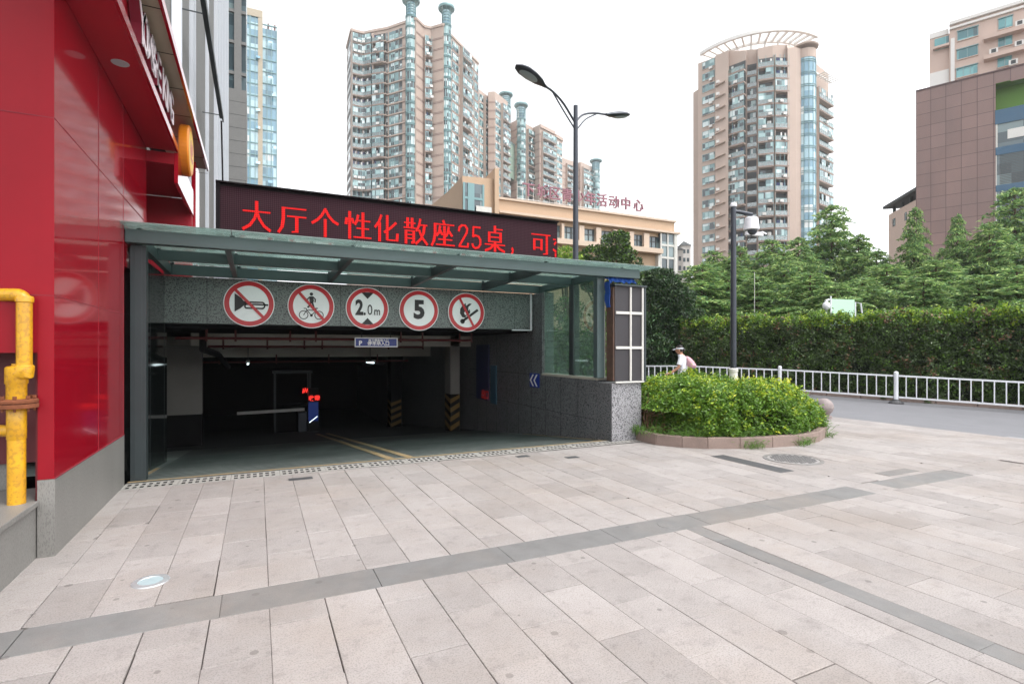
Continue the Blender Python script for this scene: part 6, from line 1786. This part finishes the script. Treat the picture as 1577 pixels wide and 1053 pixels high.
# curved pergola
def circ3(a, b2, c):
    ax, ay = a; bx_, by_ = b2; cx2, cy2 = c
    d = 2 * (ax * (by_ - cy2) + bx_ * (cy2 - ay) + cx2 * (ay - by_))
    ux_ = ((ax * ax + ay * ay) * (by_ - cy2) + (bx_ * bx_ + by_ * by_) * (cy2 - ay) + (cx2 * cx2 + cy2 * cy2) * (ay - by_)) / d
    uy_ = ((ax * ax + ay * ay) * (cx2 - bx_) + (bx_ * bx_ + by_ * by_) * (ax - cx2) + (cx2 * cx2 + cy2 * cy2) * (bx_ - ax)) / d
    return ux_, uy_, hypot(ax - ux_, ay - uy_)
HG = 77.5
Zg = lambda v: (HG - CAMH) * FPX / (HV - v)
q0, q1, q2 = w2(1077, Zg(86)), w2(1190, Zg(48)), w2(1261, Zg(58))
gx, gy, gr_ = circ3(q0, q1, q2)
a0 = atan2(q0[1] - gy, q0[0] - gx); a2 = atan2(q2[1] - gy, q2[0] - gx); am = atan2(q1[1] - gy, q1[0] - gx)
if a2 < a0: a2 += 2 * pi
pg = thing('roof_pergola', 'x', 'x'); bpy.data.objects.remove(pg)
m = MB()
m.lathe(gx, gy, [(gr_ - .7, HG), (gr_, HG), (gr_, HG + .75), (gr_ - .7, HG + .75), (gr_ - .7, HG)], 40, 0, a0, a2)
m.lathe(gx, gy, [(gr_ - 5.2, HG - .1), (gr_ - 4.7, HG - .1), (gr_ - 4.7, HG + .5), (gr_ - 5.2, HG + .5), (gr_ - 5.2, HG - .1)], 40, 0, a0, a2)
for k in range(15):
    an = a0 + (a2 - a0) * (k + .2) / 14.4
    m.beam((gx + (gr_ - .6) * cos(an), gy + (gr_ - .6) * sin(an), HG + .35), (gx + (gr_ - 5) * cos(an), gy + (gr_ - 5) * sin(an), HG + .25), .42, .55)
for k in range(0, 15, 2):
    an = a0 + (a2 - a0) * (k + .2) / 14.4
    m.box(gx + (gr_ - 4.9) * cos(an) - .2, gx + (gr_ - 4.9) * cos(an) + .2, gy + (gr_ - 4.9) * sin(an) - .2, gy + (gr_ - 4.9) * sin(an) + .2, 70, HG)
m.build('roof_pergola', 'tower_white', t)
m = MB()
for k in range(7):
    p = pt(1256 + 3.4 * k, 132 + .6 * k); m.beam((p[0], p[1], 69.2), (p[0] + .3, p[1] - 2.4, 69.3), .15, .22)
p, q = pt(1254, 131), pt(1280, 136.5); m.beam((*p, 69.9), (*q, 69.9), .25, .3); m.build('side_pergola', 'tower_white', t)
mu = MB(); rnd = random.Random(4)
T, L = S_(2)
mu.T = T; z = 75.0 - 3 * FR + .8; ac = None
while z > zb:
    if rnd.random() < .65:
        if ac is None:
            m = MB(T); m.box(.25, 1.0, .05, .45, z, z + .62); ac = m.build('air_conditioner', 'tower_white', t); zac = z
        else: copy_part(ac, 0, 0, z - zac)
    z -= FR
# small far houses between the hall and the round tower
for k, (u0, u1, v, Z) in enumerate(((1036, 1052, 385, 170), (1050, 1064, 378, 190))):
    T, L = frame(w2(u0, Z), w2(u1, Z)); h = W(u0, v, Z)[2]
    t = thing('white_house', ['small white house far off between the orange hall and the round tower, the nearer', 'small white house with hipped roof far off, nearer to the round tower'][k], 'house', (*w2(u0, Z), GZ), 'white houses far off')
    m = MB(T); m.box(0, L, -6, 0, GZ, h); m.build('wall', 'tower_white', t)
    wp = None
    for z in range(3, int(h) - 1, 3):
        for q in (.15, .55):
            m = MB(T); m.box(L * q, L * (q + .25), 0, .06, z, z + 1.4); m.build('window', 'pane_dark', t)
    m = MB(T); m.raw([(-.4, .4, h), (L + .4, .4, h), (L + .4, -6.4, h), (-.4, -6.4, h), (L * .5, -3, h + 2.2)], [(0, 1, 4), (1, 2, 4), (2, 3, 4), (3, 0, 4), (0, 1, 2, 3)]); m.build('roof', 'tower_dark', t)

# --- low orange hall with roof letters
YH = 32.2
X = lambda u: PY(u, 400, YH)[0]
Zh = lambda u, v: PY(u, v, YH)[2]
ztp = Zh(1038, 343); zbb = Zh(1038, 361)
x0, x1 = X(765), X(1038.5)
t = thing('activity_hall', 'low orange public hall with a window strip behind the display board', 'building', (x1, YH, GZ))
m = MB(); m.box(x0, x1, YH, YH + 12, GZ, ztp); m.build('walls', 'orange_wall', t)
m = MB(); m.box(x0, x1 + .25, YH - .45, YH - .002, zbb - .06, zbb + .10); m.box(x0, x1 + .12, YH - .14, YH + .2, ztp + .002, ztp + .14); zsl = Zh(1005, 392); m.box(x0, X(1012), YH - .7, YH - .003, zsl, zsl + .35); m.build('cornices', 'orange_trim', t)
zw0, zw1 = Zh(1000, 388.5), Zh(1000, 364.5)
us = [766, 788, 810, 832, 864, 891, 917, 943, 967.5, 990]
win = None
ws = 1.62
xw = [X(u) for u in us]
for xx in xw:
    if win is None:
        m = MB(); m.box(xx, xx + ws, YH - .02, YH + .01, zw0, zw1, 0)
        for q in (0, .25, .5, .75, 1): m.box(xx + ws * q - .03, xx + ws * q + .03, YH - .06, YH - .021, zw0, zw1, 1)
        for q in (0, .68, 1): m.box(xx, xx + ws, YH - .055, YH - .022, zw0 + (zw1 - zw0) * q - .03, zw0 + (zw1 - zw0) * q + .03, 1)
        win = m.build('window', ['pane_dark', 'tower_dark'], t); xw0 = xx
    else: copy_part(win, xx - xw0, 0, 0)
for a, b2 in zip(xw[:-1], xw[1:]):
    m = MB(); m.box(a + ws + .12, b2 - .12, YH - .3, YH - .004, zw0 - .1, zw1 + .15); m.build('pilaster', 'orange_trim', t)
xg0, xg1 = X(1014), X(1034.5)
m = MB(); m.box(xg0, xg1, YH - .25, YH - .004, GZ, zbb - .1); go = m.build('corner_glazing', 'pane_dark', t)
m = MB()
for q in (0, .5, 1): xx = xg0 + (xg1 - xg0) * q; m.box(xx - .06, xx + .06, YH - .32, YH - .251, GZ, zbb - .1)
for v in (379, 398, 418): z = Zh(1024, v); m.box(xg0, xg1, YH - .31, YH - .252, z - .08, z + .08)
m.build('glazing_bars', 'white_dirty', go)
m = MB(); m.box(X(1034.6), x1, YH - .35, YH - .004, GZ, zbb - .1); m.box(X(1009), xg0 - .1, YH - .35, YH - .004, GZ, zsl - .02); m.build('corner_columns', 'white_dirty', t)
# stair tower at the left
zl, zr, zf = Zh(691, 294), Zh(712, 271), Zh(767, 261)
m = MB()
xa, xb, xc, xd = X(688), X(712), X(742), X(768)
yb_ = YH - 2.2
pa_, pb_ = PY(690, 400, yb_ + 3)[0], PY(712, 400, yb_)[0]
pc_ = PY(768, 400, yb_)[0]
zz2 = lambda u, v, y: PY(u, v, y)[2]
m.prism([(pa_, yb_ + 3), (pb_, yb_), (pc_, yb_), (pc_, YH + 6), (pa_, YH + 6)], GZ, [zz2(691, 295, yb_ + 3), zz2(712, 271, yb_), zz2(745, 273, yb_), zz2(767, 273, YH), zz2(691, 295, yb_ + 3)]); m.build('stair_tower', 'orange_wall', t)
m = MB(); xf = PY(762, 400, yb_ - .3)[0]; xf2 = PY(768.5, 400, yb_ - .3)[0]
m.raw([(xf, yb_ - .3, GZ), (xf2, yb_ - .3, GZ), (xf2, YH + 6, GZ), (xf, YH + 6, GZ), (xf, yb_ - .3, zz2(765, 262, yb_)), (xf2, yb_ - .3, zz2(765, 262, yb_)), (xf2, YH + 6, zz2(765, 262, yb_) - 1), (xf, YH + 6, zz2(765, 262, yb_) - 1)], [(0, 1, 5, 4), (1, 2, 6, 5), (2, 3, 7, 6), (3, 0, 4, 7), (4, 5, 6, 7)]); m.build('tower_fin', 'orange_wall', t)
xg0, xg1 = PY(713, 300, yb_)[0], PY(742.5, 300, yb_)[0]
zg0, zg1 = zz2(728, 332, yb_), zz2(728, 284, yb_)
m = MB(); m.box(xg0, xg1, yb_ - .15, yb_ - .003, zg0 - 3, zg1); go = m.build('stair_window', 'pane_dark', t)
m = MB()
for q, w_ in ((0, .12), (.36, .42), (1, .12)): xx = xg0 + (xg1 - xg0) * q; m.box(xx - w_ / 2, xx + w_ / 2, yb_ - .2, yb_ - .151, zg0 - 3, zg1)
z = zz2(728, 307, yb_); m.box(xg0, xg1, yb_ - .195, yb_ - .152, z - .07, z + .07); m.build('window_bars', 'tower_teal', go)
m = MB(); xx = PY(731, 330, yb_)[0]; m.box(xx, xx + 1.0, yb_ - .26, yb_ - .2, zg0, zg0 + .55); m.build('white_board', 'white_dirty', go)
# roof letters on their frame
t = thing('roof_lettering', 'pink Chinese characters on a thin frame along the roof edge of the orange hall', 'sign', (X(900), YH + .3, ztp))
chars = '下城区青少年活动中心'
uc = [816.5, 838.5, 857, 876, 894, 912, 930, 949, 967, 986.5]
for chh, u in zip(chars, uc):
    zc_ = ztp + .95; xx = X(u)
    m = MB(); text_geo(chh, .98, .06, .012, lambda a_, b_, c_: (xx + a_, YH + .25 - c_, zc_ + b_), m); m.build('character', 'roof_letter', t, recalc=False)
m = MB()
x = X(800)
m.box(X(800), x1 - .1, YH + .38, YH + .42, ztp + .35, ztp + .39); m.box(X(800), X(1000), YH + .38, YH + .42, ztp + 1.15, ztp + 1.19)
while x < x1 - .1:
    m.box(x, x + .025, YH + .37, YH + .395, ztp + .14, ztp + (1.5 if x < X(1000) else .95)); x += .42
m.box(X(1000), x1 - .1, YH + .38, YH + .41, ztp + .9, ztp + .93)
m.build('frame', 'tower_white', t, recalc=False)

# --- brown panelled building at the right
Zc = 60.0; HB = W(1410.5, 142, Zc)[2]
c0 = Vector(w2(1410.5, Zc)); r_ = -1.176
# direction of the facade towards the right (nearer) end
dv = Vector((_c * r_ + _s, -_s * r_ + _c)).normalized(); dv = -dv
c1 = c0 + dv * 26
bk = Vector((-dv.y, dv.x)); 
if bk.dot(c0) < 0: bk = -bk
T, L = frame(tuple(c0), tuple(c1))
def fa(u):                                      # position along the facade of a photo column
    r = (u - CX) / FPX; d = Vector((_c * r + _s, -_s * r + _c)); n2 = Vector((dv.y, -dv.x)); k = c0.dot(n2) / d.dot(n2); return (d * k - c0).dot(dv)
def fzv(u, v):
    a = fa(u); p = c0 + dv * a; Z = _s * p.x + _c * p.y; return W(u, v, Z)[2]
t = thing('brown_panel_building', 'brown stone panelled building with blue banded windows at the right edge', 'building', (c0.x, c0.y, GZ))
ao = fa(1533.5)
zo = fzv(1537, 128)
mpan = MB(T); mpan.box(0, ao, -18, 0, GZ, HB); mpan.box(ao, L, -18, 0, zo, HB); mpan.box(ao + .01, L, -18, -1.6, GZ, zo)
pzr = (HB - fzv(1411, 142 + 18.3)); pw = fa(1433) - fa(1410.5)
z = HB
while z > 0:
    a = 0
    while a < L:
        a1 = min(a + pw, ao if a < ao else L)
        if a < ao or z - pzr > zo - .5: mpan.face([(a + .03, .003, z - pzr), (a1, .003, z - pzr), (a1, .003, z), (a + .03, .003, z)], 0)
        a += pw
    z -= pzr
m = mpan
z = HB - pzr
while z > 0: m.box(0, ao, 0, .006, z, z + .05, 1); z -= pzr
a = 0; pw = fa(1433) - fa(1410.5)
while a < L:
    m.box(a, a + .05, 0, .0062, 2 if a < ao else zo, HB, 1); a += pw
m.build('panel_walls', ['brown_panel', 'brown_seam'], t, recalc=False)
m = MB(T); m.box(ao + .02, L, -1.59, -.03, zo - .05, zo - .01); zc2 = fzv(1555, 160); m.box(ao + .05, L, -1.58, -1.5, zc2, zo - .06); m.build('green_ceiling', 'green_ceiling', t)
z1, z2, z3, z4, z5, z6, z7 = [fzv(1555, v) for v in (166, 188, 224, 236, 283, 293, 345)]
m = MB(T); m.box(ao - .05, L, -.5, .06, z2, z1); m.box(ao - .02, L, -.5, .05, z4, z3); m.box(ao, L, -.5, .05, z6, z5); m.build('blue_bands', 'blue_band', t)
m = MB(T); m.box(ao, L, -.4, -.05, z3, z2); m.box(ao, L, -.4, -.04, z5, z4); m.box(ao, L, -.4, -.04, GZ, z6); wo = m.build('windows', 'pane_dark', t)
m = MB(T)
k = 0
a = ao
while a < L:
    m.box(a, a + .14, -.3, .03, z3, z2); m.box(a, a + .08, -.3, .0, GZ, z4); a += 2.3
m.build('window_frames', 'white_dirty', wo)
m = MB(T); m.box(ao + .9, ao + 2.6, -.04, -.02, z3 + .3 * (z2 - z3), z3 + .7 * (z2 - z3)); m.box(ao + .15, ao + 2.1, -1.48, -1.4, zc2 - 2.0, zc2); m.box(ao + 2.2, ao + 3.4, -1.48, -1.4, zc2 - 2.0, zc2 - .2); m.build('white_posters', 'tower_white', t)
m = MB(T); m.box(ao + .9, ao + 1.35, -1.39, -1.37, zc2 - 1.5, zc2 - .6); m.build('orange_print', 'logo_orange', t)
m = MB(T)
z = z4
while z > 6:
    z -= .16
    if z5 < z < z4 or z < z6: m.box(ao + .3, L, -.035, -.02, z, z + .07)
m.build('blinds', 'tower_dark', t, recalc=False)
m = MB(T); m.box(0, L, -.3, .08, HB + .003, HB + .16); m.build('coping', 'brown_seam', t)

# --- pink building rising behind it
Z2 = 78.0
c2_ = Vector(w2(1462, Z2)); HK = W(1462, 38, Z2)[2]
T, L = frame(tuple(c2_), tuple(c2_ + dv * 24))
def fb(u):
    r = (u - CX) / FPX; d = Vector((_c * r + _s, -_s * r + _c)); n2 = Vector((dv.y, -dv.x)); k = c2_.dot(n2) / d.dot(n2); return (d * k - c2_).dot(dv)
def fbz(u, v):
    p = c2_ + dv * fb(u); return W(u, v, _s * p.x + _c * p.y)[2]
t = thing('pink_slab_building', 'pink rendered building with teal windows rising behind the brown one', 'building', (c2_.x, c2_.y, GZ))
al = fb(1431)
m = MB(T); m.box(0, L, -14, 0, GZ, HK); m.box(al, -.0, -14, -.6, GZ, fbz(1440, 56)); m.build('walls', 'pale_wall', t)
m = MB(T); m.box(0, L, -.2, .3, HK - .9, HK - .6); m.box(0, L, -.2, .4, HK - .25, HK + .2); m.box(.15, .6, .003, .12, GZ, HK - 2.2); m.box(al, -.1, -2, -.5, fbz(1440, 56) + .01, fbz(1440, 48)); m.build('cornices', 'tower_white', t)
pw0 = None
def pw_win(u0, u1, va, vb):
    a0, a1 = fb(u0), fb(u1); z1_, z0_ = fbz(u0, va), fbz(u0, vb)
    m = MB(T); m.box(a0, a1, -.02, .05, z0_, z1_, 0); n = max(2, int((a1 - a0) / .75))
    for k in range(n + 1): x = a0 + (a1 - a0) * k / n; m.box(x - .04, x + .04, .051, .09, z0_, z1_, 1)
    m.box(a0 - .1, a1 + .1, .0, .2, z1_ + .01, z1_ + .12, 1); m.box(a0 - .1, a1 + .1, .0, .15, z0_ - .12, z0_ - .01, 2)
    m.build('window', ['pane_teal_deep', 'tower_teal', 'pale_wall'], t)
for (u0, u1, va, vb) in ((1475, 1506, 50, 64), (1474, 1505.5, 78.5, 93), (1473, 1505, 107.5, 121), (1538, 1559, 31, 47), (1537.5, 1558.5, 59.5, 74), (1536.5, 1558, 90, 105)): pw_win(u0, u1, va, vb)
m = MB(T)
for v in (63, 93.5): a0 = fb(1515); z = fbz(1515, v); m.box(a0, L, 0, 1.1, z - .3, z + .25)
m.build('ledges', 'pale_wall', t)
for k, (u, v) in enumerate(((1530, 82), (1570, 39), (1569, 70), (1560, 99))):
    a0 = fb(u); z = fbz(u, v); m = MB(T); m.box(a0 - .45, a0 + .45, .3, .75, z - .35, z + .35); m.box(a0 - .25, a0 + .25, .7505, .77, z - .25, z + .25, 1); m.build('air_conditioner', ['tower_white', 'tower_dark'], t)
m = MB(T); m.box(al, -.05, -.9, -.4, fbz(1440, 138), fbz(1440, 110)); m.build('white_boarding', 'tower_white', t)
m = MB(T); z = fbz(1450, 61); m.box(fb(1439), fb(1461), -.62, -.5, z - 1.2, z + .5); m.build('small_window', 'pane_teal_deep', t)
m = MB(T); z = fbz(1450, 71); m.box(fb(1437), -.02, -.62, .2, z - .2, z + .1); m.build('small_ledge', 'pale_wall', t)

# --- small pavilion roof left of the brown building
Z3 = 72
t = thing('flat_roof_pavilion', 'pinkish building with a flat overhanging roof left of the brown wall', 'building', (*w2(1385, Z3), GZ))
T, L = frame(w2(1368.5, Z3), w2(1422, Z3 - 9))
zr0 = W(1368, 331, Z3)[2]
m = MB(T); m.box(0, L, -8, 0, GZ, zr0); m.build('walls', 'pale_wall', t)
m = MB(T); m.box(-.5, L, -8, .5, zr0 + .9, zr0 + 1.25); m.build('roof', 'tower_dark', t)
m = MB(T)
for q in (.05, .3, .55, .8): m.box(L * q, L * q + .25, -.6, -.3, zr0, zr0 + .9)
m.build('roof_posts', 'tower_dark', t)
m = MB(T); m.box(L * .14, L * .22, 0, .05, zr0 - 1.9, zr0 - .9); m.box(L * .5, L * .56, 0, .05, zr0 - 1.9, zr0 - .9); m.build('windows', 'pane_dark', t)
# ================================================================== HAZE over the far buildings
m = MB(); m.box(-60, 160, -20, 300, -2.0, 125)
hz = bpy.data.materials.new('haze_air'); hz.use_nodes = True
n = hz.node_tree.nodes; l = hz.node_tree.links; n.remove(n['Principled BSDF'])
v = n.new('ShaderNodeVolumePrincipled'); v.inputs['Color'].default_value = (.93, .95, .97, 1); v.inputs['Density'].default_value = 0.0005; v.inputs['Anisotropy'].default_value = 0.2
l.new(v.outputs[0], n['Material Output'].inputs['Volume'])
MATS['haze_air'] = hz
o = m.build('haze', 'haze_air'); o['kind'] = 'stuff'; o['label'] = 'thin pale summer haze in the air over the street'; o['category'] = 'haze'
